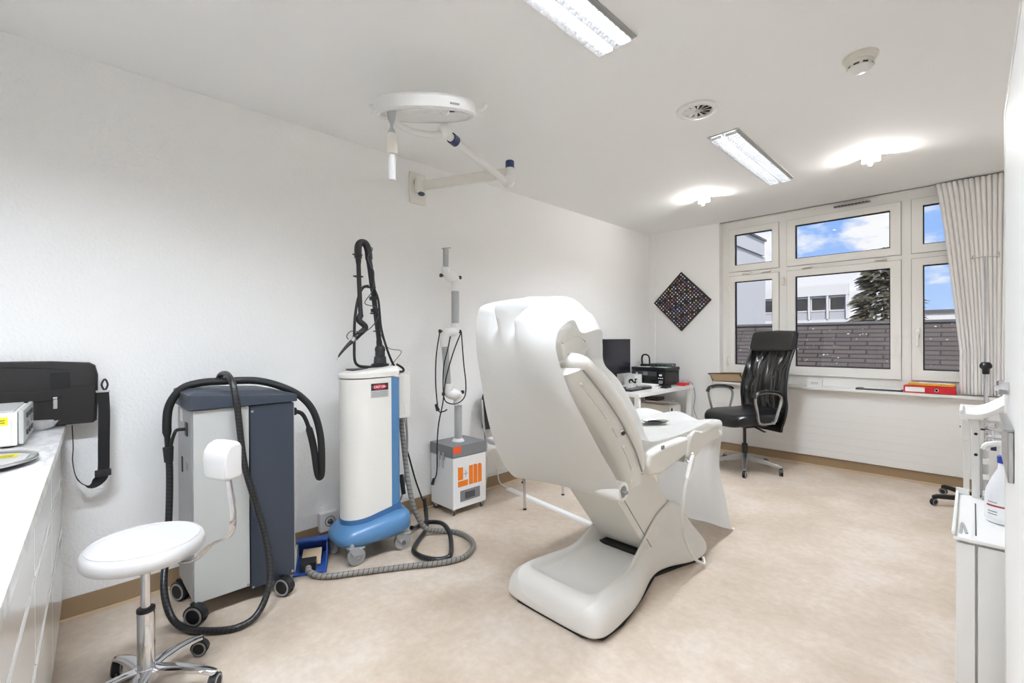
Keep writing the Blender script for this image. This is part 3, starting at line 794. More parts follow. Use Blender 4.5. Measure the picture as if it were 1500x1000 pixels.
mb = MB(); mb.tube([(X, -3.975, 1.108), (X, -4.05, 1.112), (X, -4.09, 1.122), (X, -4.112, 1.155), (X, -4.114, 1.25), (X, -4.110, 1.39), (X, -4.091, 1.514), (X, -4.059, 1.591), (X, -4.02, 1.608)], .0085, 8); mb.build('air_hose', 'black_soft', t)
mb = MB(); mb.tube([(.32, -3.998, 1.602), (.325, -3.968, 1.52), (.325, -3.95, 1.351), (.325, -3.912, 1.223), (.33, -3.875, 1.13), (.31, -3.824, 1.075), (.27, -3.76, 1.07), (.24, -3.75, 1.09), (.235, -3.79, 1.115)], .0075, 8); mb.build('air_hose', 'black_soft', t)
mb = MB(); mb.tube([(.30, -4.017, 1.846), (.31, -4.000, 1.843), (.325, -4.010, 1.819), (.325, -4.036, 1.777), (.325, -4.018, 1.729), (.325, -3.996, 1.689), (.325, -4.006, 1.582), (.32, -4.055, 1.500), (.325, -3.988, 1.478), (.325, -3.965, 1.436), (.325, -3.998, 1.372), (.325, -4.062, 1.325), (.33, -4.145, 1.328), (.32, -4.170, 1.299), (.315, -4.157, 1.279)], .0028, 6); mb.build('signal_wire', 'dark_grey', t)
mb = MB(); mb.tube([(.31, -3.96, 1.35), (.31, -3.93, 1.28), (.26, -3.859, 1.221), (.22, -3.745, 1.200), (.235, -3.798, 1.143), (.25, -3.85, 1.10)], .0022, 6); mb.build('signal_wire', 'dark_grey', t)
for z, y in ((1.79, -4.087), (1.66, -4.083), (1.60, -4.0), (1.44, -3.975), (1.33, -3.955)):
    mb = MB(); mb.tube([(X+.024*math.cos(a), y+.024*math.sin(a), z) for a in [2*PI*i/10 for i in range(10)]], .004, 6, 1, closed=True); mb.box((X-.003, y-.034, z-.004), (X+.003, y-.02, z+.004)); mb.build('cable_tie', 'black', t)
# cables behind and hose to the pedal
mb = MB(); mb.tube([(.28, -3.785, .775), (.27, -3.775, .70), (.28, -3.77, .60), (.31, -3.775, .50), (.36, -3.785, .364), (.40, -3.766, .194), (.425, -3.70, .06), (.455, -3.60, .019), (.555, -3.53, .0165), (.70, -3.545, .0165), (.80, -3.617, .0165), (.842, -3.741, .0165), (.793, -3.871, .0165), (.711, -3.997, .0165), (.637, -4.123, .0165), (.565, -4.245, .0165), (.509, -4.345, .0165), (.455, -4.40, .018), (.40, -4.425, .03), (.365, -4.415, .035)], .016, 12)
mb.build('pedal_hose', 'wrap_grey', t)
mb = MB(); mb.tube([(.22, -3.76, .775), (.21, -3.72, .60), (.18, -3.66, .45), (.15, -3.60, .30), (.17, -3.57, .19), (.2, -3.555, .12)], .006, 8); mb.build('power_lead', 'black_soft', t)
mb = MB(); mb.tube([(.2, -3.555, .16), (.2, -3.545, .07), (.26, -3.58, .026), (.37, -3.66, .018), (.48, -3.793, .018), (.566, -3.878, .018), (.667, -3.887, .018), (.757, -3.846, .018), (.775, -3.77, .018), (.667, -3.675, .018), (.54, -3.60, .045), (.40, -3.56, .045), (.29, -3.61, .03), (.29, -3.68, .02), (.34, -3.75, .05)], .0145, 10); mb.build('mains_hose', 'wrap_black', t)
mb = MB(); mb.tube([(.25, -3.73, .775), (.25, -3.72, .62), (.27, -3.74, .46), (.31, -3.785, .31), (.30, -3.81, .23)], .005, 8)
mb.tube([(.20, -3.72, .775), (.20, -3.70, .66), (.23, -3.72, .5), (.27, -3.76, .34)], .004, 8); mb.build('lead', 'grey', t)
MB().cyl((.30, -3.80, .40), (.33, -3.80, .28), .014, n=10).build('connector', 'ink', t)

# ------------------------------------------------------------------ smoke filter box with jointed pipe
t = thing('fume_extractor', 'white and grey filter box on castors with orange letters and jointed pipe', 'fume extractor', (.155, -3.22, 0))
B('cabinet', (.022, -3.376, .05), (.295, -3.062, .42), 'box_white', t, .004)
B('lid', (.018, -3.381, .423), (.299, -3.057, .506), 'box_grey', t, .004)
B('warning_sticker', (.2992, -3.375, .453), (.3002, -3.305, .502), 'orange_red', t, None)
B('display_panel', (.2952, -3.312, .095), (.298, -3.125, .175), 'box_grey', t, .001)
B('display', (.2981, -3.27, .11), (.299, -3.175, .158), 'dark_grey', t, .001)
lg = MB()
def lgp(pts): lg.prism(pts, .2953, .2965, 'x')
lgp([(-3.331, .255), (-3.331, .35), (-3.285, .343), (-3.285, .255)])          # upright of the L
lgp([(-3.331, .205), (-3.331, .247), (-3.285, .247), (-3.24, .247), (-3.24, .205)])
lgp([(-3.229, .205), (-3.229, .345), (-3.192, .345), (-3.192, .205)])
lgp([(-3.186, .205), (-3.186, .345), (-3.17, .348), (-3.152, .34), (-3.149, .33), (-3.149, .205)])
lgp([(-3.143, .205), (-3.143, .343), (-3.125, .346), (-3.109, .338), (-3.106, .328), (-3.106, .205)])
lo_ = lg.build('orange_letters', 'orange', t)
mb = MB(); mb.box((.2953, -3.262, .268), (.2963, -3.258, .318)); mb.box((.2953, -3.28, .291), (.2963, -3.24, .295)); mb.build('plus_mark', 'ink_grey', t)
for x in (.14, .19):
    mb = MB(); mb.box((x-.012, -3.386, .395), (x+.012, -3.381, .45)); mb.tube([(x-.008, -3.388, .40), (x-.008, -3.388, .345), (x+.008, -3.388, .345), (x+.008, -3.388, .40)], .002, 6, 2); mb.build('latch', 'steel', t)
for x, y, a in ((.27, -3.35, 2.4), (.27, -3.09, 2.0), (.05, -3.35, 1.2), (.05, -3.09, 1.0)): caster(t, x, y, .02, a, .05, 'small')
ax_ = .17
def pipe(name, pts, r, m, **k): return MB().tube(pts, r, 16, **k).build(name, m, t)
MB().lathe([(.046, .506), (.046, .514), (.038, .522), (.034, .53)], (ax_, -3.23, 0), n=24).build('pipe_flange', 'white', t)
MB().cyl((ax_, -3.23, .52), (ax_, -3.23, .80), .029, n=24).build('pipe', 'tube_grey', t)
pipe('elbow', [(ax_, -3.23, .78), (ax_, -3.23, .835), (ax_+.01, -3.25, .865), (ax_+.01, -3.30, .868), (ax_, -3.325, .89), (ax_, -3.325, .95)], .036, 'white')
MB().ball((ax_+.005, -3.275, .868), .05, 18, (.85, 1.1, .85)).build('ball_joint', 'white', t)
MB().cyl((ax_, -3.325, .94), (ax_, -3.35, 1.245), .026, n=24).build('pipe', 'tube_grey', t)
pipe('elbow', [(ax_, -3.35, 1.225), (ax_, -3.352, 1.28), (ax_+.005, -3.33, 1.33), (ax_+.005, -3.27, 1.335), (ax_, -3.252, 1.36), (ax_, -3.252, 1.40)], .034, 'white')
MB().cyl((ax_, -3.252, 1.39), (ax_, -3.25, 1.655), .029, n=24).build('pipe', 'tube_grey', t)
pipe('elbow', [(ax_, -3.25, 1.64), (ax_, -3.25, 1.72), (ax_+.005, -3.272, 1.748), (ax_+.005, -3.315, 1.75), (ax_, -3.338, 1.775), (ax_, -3.338, 1.81)], .034, 'white')
MB().ball((ax_+.005, -3.293, 1.748), .046, 18, (.85, 1.15, .85)).build('ball_joint', 'white', t)
MB().cyl((ax_, -3.338, 1.80), (ax_, -3.336, 1.905), .021, n=20).build('pipe', 'tube_grey', t)
mb = MB(); mb.cyl((ax_, -3.336, 1.90), (ax_, -3.336, 1.945), .021, n=20); mb.loft([[V((ax_-.02, -3.36, 1.945)), V((ax_+.02, -3.36, 1.945)), V((ax_+.02, -3.305, 1.955)), V((ax_-.02, -3.305, 1.955))], [V((ax_-.02, -3.36, 1.952)), V((ax_+.02, -3.36, 1.952)), V((ax_+.02, -3.30, 1.962)), V((ax_-.02, -3.30, 1.962))]]); mb.build('nozzle', 'light_grey', t)
for (y0, z) in ((-3.36, 1.748), (-3.225, 1.748), (-3.372, 1.338), (-3.228, 1.338), (-3.345, .875), (-3.205, .875)):
    s_ = -1 if y0 < -3.29 else 1
    mb = MB(); mb.cyl((ax_, y0, z), (ax_, y0+s_*.018, z), .006, n=8); mb.cyl((ax_, y0+s_*.014, z), (ax_, y0+s_*.026, z), .014, n=12); mb.build('lock_knob', 'black', t)
mb = MB(); mb.tube([(.17, -3.394, 1.335), (.14, -3.405, 1.161), (.13, -3.405, .958), (.14, -3.39, .762), (.16, -3.36, .745), (.18, -3.34, .76)], .0045, 8)
mb.tube([(.19, -3.21, 1.335), (.21, -3.30, 1.187), (.21, -3.372, .989), (.21, -3.40, .816), (.20, -3.43, .671), (.15, -3.41, .499), (.13, -3.40, .300), (.07, -3.395, .205)], .0045, 8)
mb.tube([(.19, -3.21, 1.335), (.215, -3.21, 1.107), (.215, -3.19, .951), (.215, -3.20, .848), (.225, -3.272, .805), (.225, -3.354, .811), (.215, -3.395, .865), (.21, -3.392, 1.064), (.21, -3.351, 1.212), (.205, -3.325, 1.30)], .0045, 8)
mb.build('power_cable', 'black_soft', t)
mb = MB(); mb.cyl((.085, -3.395, .24), (.07, -3.398, .195), .01, .012, 10); mb.cyl((.135, -3.41, .80), (.14, -3.392, .755), .008, .015, 10); mb.build('plug', 'black_soft', t)

# ------------------------------------------------------------------ wall mounted examination lamp
t = thing('examination_lamp', 'white ring examination lamp on hinged arm from the left wall', 'surgical lamp', (0, -3.475, 2.4))
B('wall_plate', (0, -3.545, 2.285), (.022, -3.405, 2.515), 'cream', t, .008)
B('rating_label', (.0222, -3.515, 2.42), (.0232, -3.475, 2.45), 'grey', t, None)
MB().cyl((.055, -3.48, 2.355), (.055, -3.48, 2.465), .036, n=24).build('swivel', 'cream', t)
B('swivel_bracket', (.02, -3.51, 2.37), (.06, -3.45, 2.45), 'cream', t, .006)
mb = MB(); mb.prism([(.07, 2.33), (.105, 2.335), (.085, 2.36), (.08, 2.385), (.06, 2.385), (.055, 2.345)], -3.50, -3.47, 'y'); mb.build('swivel_lever', 'navy', t)
J = V((.672, -3.16, 2.42))
mb = MB(); p0 = V((.06, -3.475, 2.41)); p1 = J+V((-.01, 0, .005)); dd = (p1-p0).normalized(); sd = V((-dd.y, dd.x, 0)).normalized()
mb.loft([[p+sd*w_*.02+V((0, 0, h_*.033)) for w_, h_ in ((-1, -.7), (-.7, -1), (.7, -1), (1, -.7), (1, .7), (.7, 1), (-.7, 1), (-1, .7))] for p in (p0, p1)]); mb.build('lower_arm', 'cream', t)
MB().cyl(J+V((0, 0, -.06)), J+V((0, 0, .035)), .028, n=24).build('elbow_sleeve', 'white', t)
MB().lathe([(.03, .035), (.03, .08), (.026, .085), (0, .086)], J, n=24).build('elbow_cap', 'navy', t)
E1 = V((.69, -3.19, 2.335)); E2 = V((.887, -3.867, 2.405))
MB().ball(E1+V((0, 0, .015)), .042, 18, (1, 1, 1.15)).build('elbow', 'white', t)
MB().lathe([(.032, 0), (.032, .012), (.02, .016)], E1+V((.03, -.03, .01)), (.71, -.70, 0), 20).build('elbow_cover', 'lamp_lens', t)
MB().tube([E1, E1.lerp(E2, .5), E2], .022, 16, 4).build('spring_arm', 'white', t)
e2d = (E2-E1).normalized()
MB().cyl(E2-e2d*.10, E2-e2d*.055, .03, n=20).build('joint_ring', 'navy', t)
MB().ball(E2+V((0, 0, .01)), .04, 18).build('knuckle', 'white', t)
h_ = V((.71, -.70, 0)); tl = math.radians(18); nn = V((0, 0, 1))*math.cos(tl)+h_*math.sin(tl)
rv = V((.70, .71, 0)); fv = nn.cross(rv)
RCn = V((1.005, -4.075, 2.42))
HC = V((.901, -4.202, 2.385))
YK = [V(q_) for q_ in ((.876, -3.927, 2.381), (.866, -3.994, 2.367), (.862, -4.084, 2.361), (.875, -4.155, 2.368))]
if fv.dot(h_) < 0: fv = -fv
MB().tube([E2, YK[0], YK[1], YK[2], YK[3], HC+V((0, 0, -.01))], .0165, 12).build('yoke', 'white', t)
mb = MB(); prof = [(.212, -.022), (.206, 0.0), (.208, .016), (.218, .028), (.235, .033), (.248, .022), (.252, .0), (.25, -.024), (.243, -.03), (.218, -.03)]
rings = []
for i in range(73):
    a = 2*PI*i/72; rad = rv*math.cos(a)+fv*math.sin(a)
    rings.append([RCn+rad*r_+nn*z_ for r_, z_ in prof])
mb.loft(rings, True, False); mb.build('lamp_ring', 'white', t)
mb = MB(); rings = []
for i in range(73):
    a = 2*PI*i/72; rad = rv*math.cos(a)+fv*math.sin(a)
    rings.append([RCn+rad*r_+nn*z_ for r_, z_ in ((.219, -.031), (.241, -.031), (.239, -.034), (.221, -.034))])
mb.loft(rings, True, False); mb.build('ring_lens', 'lamp_lens', t)
B2 = MB(); B2.tube([RCn-rv*.212, RCn-rv*.05-nn*.006, RCn+rv*.08-nn*.006], .014, 10, 2); B2.build('cross_bar', 'white', t)
MB().lathe([(.028, -.02), (.03, -.01), (.03, .02), (.024, .026)], RCn+rv*.095, -h_+V((0,0,.2)), 20).build('cross_hub', 'white', t)
MB().cyl(RCn+rv*.12, RCn+rv*.145, .016, n=14).build('hub_ring', 'navy', t)
mb = MB(); mb.tube([RCn+rv*.25, RCn+rv*.285+nn*-.005, RCn+rv*.30+nn*.02], .012, 10, 3); mb.build('lug', 'white', t)
MB().cyl(RCn-rv*.25, RCn-rv*.275, .02, n=16).build('lug', 'white', t)
mb = MB(); rB = fv*math.cos(.75)+rv*math.sin(.75); tB = rv*math.cos(.75)-fv*math.sin(.75); q = RCn+rB*.2505-nn*.012; pl_ = [q-tB*.03, q+tB*.02, q+tB*.02+nn*.008, q-tB*.03+nn*.008]; mb.loft([pl_, [p+rB*.004 for p in pl_]]); mb.build('name_badge', 'grey', t)
hx, hy = HC.x, HC.y
MB().lathe([(.024, 2.405), (.018, 2.36), (.007, 2.335), (.007, 2.325), (.02, 2.295), (.021, 2.29)], (hx, hy, 0), n=20).build('handle_neck', 'tube_grey', t)
MB().lathe([(.022, 2.29), (.023, 2.27), (.023, 2.24), (.028, 2.238), (.028, 2.19), (.02, 2.185)], (hx, hy, 0), n=20).build('handle_socket', 'cream', t)
MB().lathe([(.017, 2.186), (.0185, 2.07), (.016, 2.062), (0, 2.062)], (hx, hy, 0), n=20).build('handle', 'lamp_lens', t)
# ------------------------------------------------------------------ treatment chair
XC = 1.552
t = thing('treatment_chair', 'white upholstered treatment chair with tilted back on moulded base', 'treatment chair', (XC, -3.2, 0))
def base_half(w, he, r, hr, c, hc):
    return [(w-.004, .012), (w, .03), (w-.006, he*.62), (w-.024, he*.9), (w-.05, he+.15*(hr-he)), (r+(w-.05-r)*.45, he+.5*(hr-he)+.004), (r+.012, hr-.003), (r-.012, hr-.004), (c+.012, hc+(hr-hc)*.35), (c-.004, hc+.002), (c*.5, hc)]
ST = [(-3.812, .215, .05, .13, .055, .09, .05), (-3.803, .258, .10, .17, .11, .11, .105), (-3.775, .28, .128, .20, .14, .13, .138), (-3.735, .287, .135, .21, .150, .15, .146), (-3.70, .287, .135, .205, .160, .165, .135), (-3.665, .286, .132, .2, .160, .165, .098),
      (-3.58, .28, .126, .196, .155, .162, .092), (-3.48, .268, .12, .188, .148, .156, .094), (-3.38, .244, .11, .172, .15, .142, .104), (-3.28, .212, .12, .158, .195, .139, .112),
      (-3.18, .184, .15, .154, .262, .137, .12), (-3.08, .178, .17, .152, .33, .137, .128), (-2.98, .207, .155, .152, .355, .137, .16), (-2.91, .245, .125, .148, .358, .125, .30), (-2.86, .266, .115, .13, .345, .1, .338),
      (-2.75, .28, .11, .12, .30, .08, .296), (-2.65, .26, .10, .11, .21, .07, .21), (-2.575, .21, .065, .09, .12, .06, .12), (-2.55, .16, .03, .07, .04, .05, .04)]
mb = MB(); rings = []
for (y, w, he, r, hr, c, hc) in ST:
    hf = base_half(w, he, r, hr, c, hc)
    pts = [V((XC+a, y, z)) for a, z in hf]+[V((XC, y, hc))]+[V((XC-a, y, z)) for a, z in reversed(hf)]
    rings.append(pts)
mb.loft(rings); mb.build('base_shell', 'base_shell', t, ang=80, subsurf=2)
mb = MB()
mb.loft([[V((XC+sx_*w_, y, z)) for (y, w_) in ((-3.80, .19), (-3.75, .265), (-3.6, .272), (-3.35, .225), (-3.12, .168), (-2.95, .21), (-2.75, .27), (-2.62, .225), (-2.57, .16)) for sx_ in (1,)] +
         [V((XC-w_, y, z)) for (y, w_) in reversed(((-3.80, .19), (-3.75, .265), (-3.6, .272), (-3.35, .225), (-3.12, .168), (-2.95, .21), (-2.75, .27), (-2.62, .225), (-2.57, .16)))] for z in (.001, .014)])
mb.build('base_gasket', 'black_soft', t)
B('lift_slot', (XC-.135, -3.20, .12), (XC+.135, -3.12, .133), 'black', t, None)
# lifting column
mb = MB(); mb.prism([(-3.16, .145), (-3.50, .545), (-3.44, .70), (-3.20, .66), (-2.935, .36), (-2.95, .13), (-3.06, .10)], XC-.155, XC+.147, 'x'); mb.build('column', 'shell', t, bev=.008)
for s_ in (-1, 1):
    xx = XC+(.1475 if s_ > 0 else -.1585)
    mb = MB(); mb.prism([(-3.118, .15), (-3.452, .545), (-3.449, .5475), (-3.115, .1525)], xx, xx+.003, 'x'); mb.build('column_seam', 'piping', t)
# back cushion and back shell
Fp = [(-3.40, .60), (-3.366, .638), (-3.346, .726), (-3.40, .85), (-3.47, .94), (-3.605, 1.074), (-3.74, 1.17), (-3.82, 1.216), (-3.86, 1.222)]
Sp = [(-3.415, .60), (-3.43, .655), (-3.485, .755), (-3.56, .85), (-3.625, .925), (-3.725, 1.02), (-3.82, 1.10), (-3.89, 1.155), (-3.885, 1.19)]
mb = MB(); rings = []
for i, ((fy, fz), (sy_, sz)) in enumerate(zip(Fp, Sp)):
    e = .9 if i in (0, 8) else 1
    pr_ = []
    for (x, k) in ((.268, 0), (.274, .3), (.268, .62), (.248, .88), (.21, .99), (.10, .97), (0, .94)):
        pr_.append((x*e, sy_+(fy-sy_)*k, sz+(fz-sz)*k))
    rings.append([V((XC+x, y, z)) for x, y, z in pr_]+[V((XC-x, y, z)) for x, y, z in reversed(pr_[:-1])])
mb.loft(rings); mb.build('back_cushion', 'vinyl_seat', t, ang=60, subsurf=1)
for s_ in (-1, 1):
    MB().tube([(XC+s_*.272, y-.004, z-.003) for y, z in Sp[1:8]], .004, 6, 5).build('piping', 'piping', t)
mb = MB(); rings = []
for i, (sy_, sz) in enumerate(Sp[:8]):
    if i == 7: o_ = (-.035, -.03)
    else: o_ = (-.062, -.052)
    pts = [(.262, sy_, sz), (.258, sy_+o_[0]*.25, sz+o_[1]*.25), (.215, sy_+o_[0]*.85, sz+o_[1]*.85), (.19, sy_+o_[0], sz+o_[1]), (.10, sy_+o_[0]*.96, sz+o_[1]*.96), (0, sy_+o_[0]*.95, sz+o_[1]*.95)]
    rings.append([V((XC+x, y, z)) for x, y, z in pts]+[V((XC-x, y, z)) for x, y, z in reversed(pts[:-1])])
mb.loft(rings); mb.build('back_shell', 'shell', t, ang=50)
# moulded grooves, screws and round knob on the shell's right flank
def flank(k, t_):     # k along S 0..7, t_ from seam to back edge
    i = min(int(k), 6); f = k-i
    y = Sp[i][0]*(1-f)+Sp[i+1][0]*f; z = Sp[i][1]*(1-f)+Sp[i+1][1]*f
    return V((XC+.262+(.215-.262)*t_, y-.062*t_, z-.052*t_))
for k0, k1 in ((6.3, 4.3), (3.7, 3.1), (2.6, 1.4)):
    MB().tube([flank(k0+(k1-k0)*i/4, .45) for i in range(5)], .006, 8, 3).build('shell_groove', 'base_shell', t)
for k in (6.25, 4.2, 2.55, 1.35):
    MB().ball(flank(k, .45)+V((.003, 0, 0)), .008, 12).build('screw', 'lamp_lens', t)
kp = flank(3.15, .14); nrm = V((1, -.45, -.4)).normalized()
MB().lathe([(.018, .0), (.018, .006), (.012, .009), (.012, .004), (0, .004)], kp, nrm, 20).build('knob_ring', 'chrome', t)
MB().lathe([(.011, .004), (.009, .012), (0, .013)], kp, nrm, 16).build('back_release_knob', 'dark_grey', t)
B('hinge_bracket', (XC+.19, -3.47, .59), (XC+.235, -3.37, .665), 'base_shell', t, .01)
B('hinge_bracket', (XC-.235, -3.47, .59), (XC-.19, -3.37, .665), 'base_shell', t, .01)
# head cushion
hp = [(-3.905, 1.262), (-3.88, 1.315), (-3.828, 1.345), (-3.765, 1.305), (-3.705, 1.232), (-3.755, 1.174), (-3.88, 1.172)]
mb = MB(); cy = sum(p[0] for p in hp)/7; cz = sum(p[1] for p in hp)/7
rings = []
for x, k in ((-.172, .82), (-.165, .95), (-.14, 1.0), (0, 1.02), (.14, 1.0), (.162, .96), (.172, .88)):
    rings.append([V((XC+x, cy+(y-cy)*k, cz+(z-cz)*k)) for y, z in hp])
mb.loft(rings); mb.build('head_cushion', 'vinyl_seat', t, bev=.012, ang=50)
MB().tube([(XC+.170, y*1.0, z) for y, z in ((-3.895, 1.255), (-3.80, 1.285), (-3.735, 1.262))], .0022, 6).build('seam', 'piping', t)
for s_ in (-.08, .08): MB().cyl((XC+s_, -3.80, 1.12), (XC+s_, -3.835, 1.19), .009, n=12).build('head_post', 'chrome', t)
# seat, leg rest and frame
def pad(name, poly, x0, x1, bv=.018): return MB().prism(poly, x0, x1, 'x').build(name, 'vinyl_seat', t, bev=(bv, 3), ang=50)
pad('seat_cushion', [(-3.36, .615), (-3.385, .665), (-3.355, .72), (-3.22, .735), (-2.94, .738), (-2.92, .70), (-2.935, .652), (-3.1, .622), (-3.25, .60)], XC-.268, XC+.278)
pad('leg_cushion', [(-2.905, .66), (-2.90, .735), (-2.60, .745), (-2.43, .735), (-2.405, .69), (-2.45, .655), (-2.7, .645)], XC-.262, XC+.262)
def cap_poly(): return [(-2.985, .635), (-2.97, .70), (-2.94, .748), (-2.885, .768), (-2.82, .755), (-2.775, .70), (-2.77, .655), (-2.82, .632), (-2.93, .608)]
pad('hinge_cover', cap_poly(), XC+.266, XC+.29, .01); pad('hinge_cover', cap_poly(), XC-.29, XC-.266, .01)
B('seat_frame', (XC-.17, -3.32, .575), (XC+.17, -2.62, .612), 'grey', t, .006)
B('care_tag', (XC+.272, -3.25, .722), (XC+.279, -3.225, .742), 'grey', t, .001)
MB().cyl((XC+.27, -2.97, .615), (XC+.315, -2.97, .60), .006, n=10).build('hook', 'steel', t)
MB().cyl((XC-.26, -2.97, .62), (XC+.26, -2.97, .62), .016, n=14).build('cross_tube', 'steel', t)

# hand control hanging from its hook, with cord down to the base
t = thing('hand_control', 'white corded hand control hanging under the right side of the treatment chair', 'remote control', (1.865, -3.0, .6))
mb = MB(); rings = []
for s_, hw, ht in ((0, .011, .007), (.06, .015, .010), (.5, .017, .012), (.9, .016, .011), (1, .010, .006)):
    c = V((1.872, -2.985-.075*s_, .655-.115*s_)); d = V((0, .84, -.55))
    rings.append([c+V((ht, 0, 0))*a+d*hw*b_ for a, b_ in ((-1, -.7), (-.7, -1), (.7, -1), (1, -.7), (1, .7), (.7, 1), (-.7, 1), (-1, .7))])
mb.loft(rings); mb.build('handset', 'white', t, bev=.002)
MB().tube([(1.872, -3.058, .545), (1.872, -3.085, .50), (1.868, -3.10, .43), (1.862, -3.092, .36), (1.855, -3.07, .29), (1.852, -3.03, .20), (1.852, -2.95, .10), (1.856, -2.88, .045), (1.868, -2.84, .025), (1.845, -2.80, .04)], .0085, 10).build('cord', 'shell', t)
MB().tube([(1.872, -2.992, .648), (1.866, -2.985, .664), (1.858, -2.972, .62)], .004, 8).build('hook_loop', 'chrome', t)

# paper: from the roll behind the back, over the head, down over seat and leg rest to the floor
t = thing('exam_paper', 'long white paper sheet over the treatment chair reaching the floor', 'paper sheet', (XC, -3.62, .58))
PL = [(-3.63, .555, 1.262), (-3.70, .56, 1.258), (-3.76, .61, 1.255), (-3.815, .69, 1.252), (-3.865, .80, 1.25), (-3.905, .93, 1.25), (-3.93, 1.067, 1.25), (-3.952, 1.20, 1.25), (-3.955, 1.30, 1.25), (-3.948, 1.385, 1.252), (-3.925, 1.435, 1.255), (-3.80, 1.468, 1.26), (-3.68, 1.478, 1.265),
      (-3.60, 1.43, 1.27), (-3.61, 1.28, 1.27), (-3.61, 1.13, 1.27), (-3.545, 1.045, 1.27), (-3.425, .91, 1.275), (-3.345, .80, 1.28), (-3.26, .758, 1.28), (-3.0, .752, 1.28), (-2.75, .760, 1.28), (-2.52, .770, 1.28), (-2.40, .750, 1.28), (-2.365, .68, 1.28), (-2.35, .5, 1.285), (-2.30, .25, 1.29), (-2.24, .03, 1.30), (-2.17, .006, 1.30)]
PR = [(-3.60, .545, 1.822), (-3.615, .60, 1.82), (-3.66, .68, 1.818), (-3.725, .76, 1.815), (-3.79, .85, 1.81), (-3.86, .95, 1.805), (-3.925, 1.05, 1.795), (-3.965, 1.15, 1.775), (-3.975, 1.235, 1.752), (-3.944, 1.294, 1.738), (-3.905, 1.33, 1.738), (-3.85, 1.352, 1.748), (-3.862, 1.298, 1.798),
      (-3.775, 1.312, 1.828), (-3.728, 1.25, 1.806), (-3.705, 1.165, 1.80), (-3.588, 1.085, 1.80), (-3.43, .92, 1.80), (-3.345, .80, 1.795), (-3.26, .758, 1.79), (-3.0, .758, 1.79), (-2.78, .772, 1.80), (-2.60, .780, 1.825), (-2.49, .745, 1.835), (-2.52, .65, 1.83), (-2.46, .48, 1.80), (-2.35, .25, 1.80), (-2.24, .03, 1.80), (-2.17, .006, 1.80)]
cl = catmull([(x, y, z) for y, z, x in PL], 6); crr = catmull([(x, y, z) for y, z, x in PR], 6)
NP = len(cl)-1
def g(x, c, w): return math.exp(-((x-c)/w)**2)
def pfun(u, v):
    i = round(u*NP); k = i/6
    p = cl[i].lerp(crr[i], v)
    n_ = math.sin(PI*v)
    # the sheet stays high over the head cushion and only its right edge folds down
    hd_ = max(0, min(1, (k-10)/1.2))*max(0, min(1, (15-k)/1.2))
    q = v+(v**5-v)*hd_
    p.z = cl[i].z+(crr[i].z-cl[i].z)*q; p.y = cl[i].y+(crr[i].y-cl[i].y)*(v+(v**3-v)*hd_)
    top = g(k, 9.7, 1.1)
    p.y += top*(.085*g(v, .25, .05)-.07*g(v, .36, .045)+.085*g(v, .47, .045)-.04*g(v, .57, .04)+.008*math.sin(v*17))
    p.z += top*(.035*g(v, .36, .06)-.024*g(v, .25, .05)-.022*g(v, .47, .05))
    p.z += g(k, 12.4, .8)*(.012*g(v, .62, .1)-.012*g(v, .78, .06))
    p.y += g(k, 6.5, 3.0)*(.010*math.sin(v*9+k*.5)-.012*n_)
    # soft waves of loose paper along the seat and over the end
    if k > 18:
        w = min(1, (k-18)/2)
        p.z += w*(.008*math.sin(v*8+k*1.1)+.005*math.sin(v*15-k*1.7))*(1 if k < 24 else .2)
        if k < 23.5: p.z += .035*g(k, 21.5, 1.0)*g(v, .08, .16)+.03*g(k, 22.2, .9)*g(v, .55, .14)
        if k > 23.5: p.y += (.034*math.sin(v*7+k*.8)+.016*math.sin(v*16+1.3*k))*max(0, min(1, (28-k)/3))
        p.z = max(p.z, .004)
    return p
MB().grid(pfun, NP, 44).build('sheet', 'paper', t, ang=70)
mb = MB(); mb.lathe([(.027, 0), (.042, 0), (.042, .54), (.027, .54)], (XC-.285+.01, -3.585, .59), (1, 0, 0), 28, caps=False)
mb.loft([[V((XC-.275+x, -3.585+.027*math.cos(2*PI*i/28), .59+.027*math.sin(2*PI*i/28))) for i in range(28)] for x in (0, .54)], True, False)
mb.build('roll', 'paper_plain', t)
MB().cyl((XC-.285, -3.585, .59), (XC+.285, -3.585, .59), .008, n=12).build('roll_rod', 'grey', t)
# steel dish lying on the paper
t = thing('specimen_dish', 'small oval steel dish with dark inside lying on the paper-covered seat', 'dish', (1.585, -2.86, .776))
mb = MB(); rg = []
for r_, z in ((.4, 0), (.8, .002), (1.0, .012), (1.05, .013), (.96, .010), (.75, .004), (.0, .003)):
    rg.append([V((1.585+.062*r_*math.cos(2*PI*i/32)+.03*r_*math.sin(2*PI*i/32), -2.86+.062*r_*math.sin(2*PI*i/32), .776+z)) for i in range(32)])
mb.loft(rg, True, False); mb.build('dish', 'steel', t)
MB().lathe([(.042, .0065), (0, .0065)], (1.585, -2.86, .7765), (0, 0, 1), 24).build('lining', 'dark_grey', t)

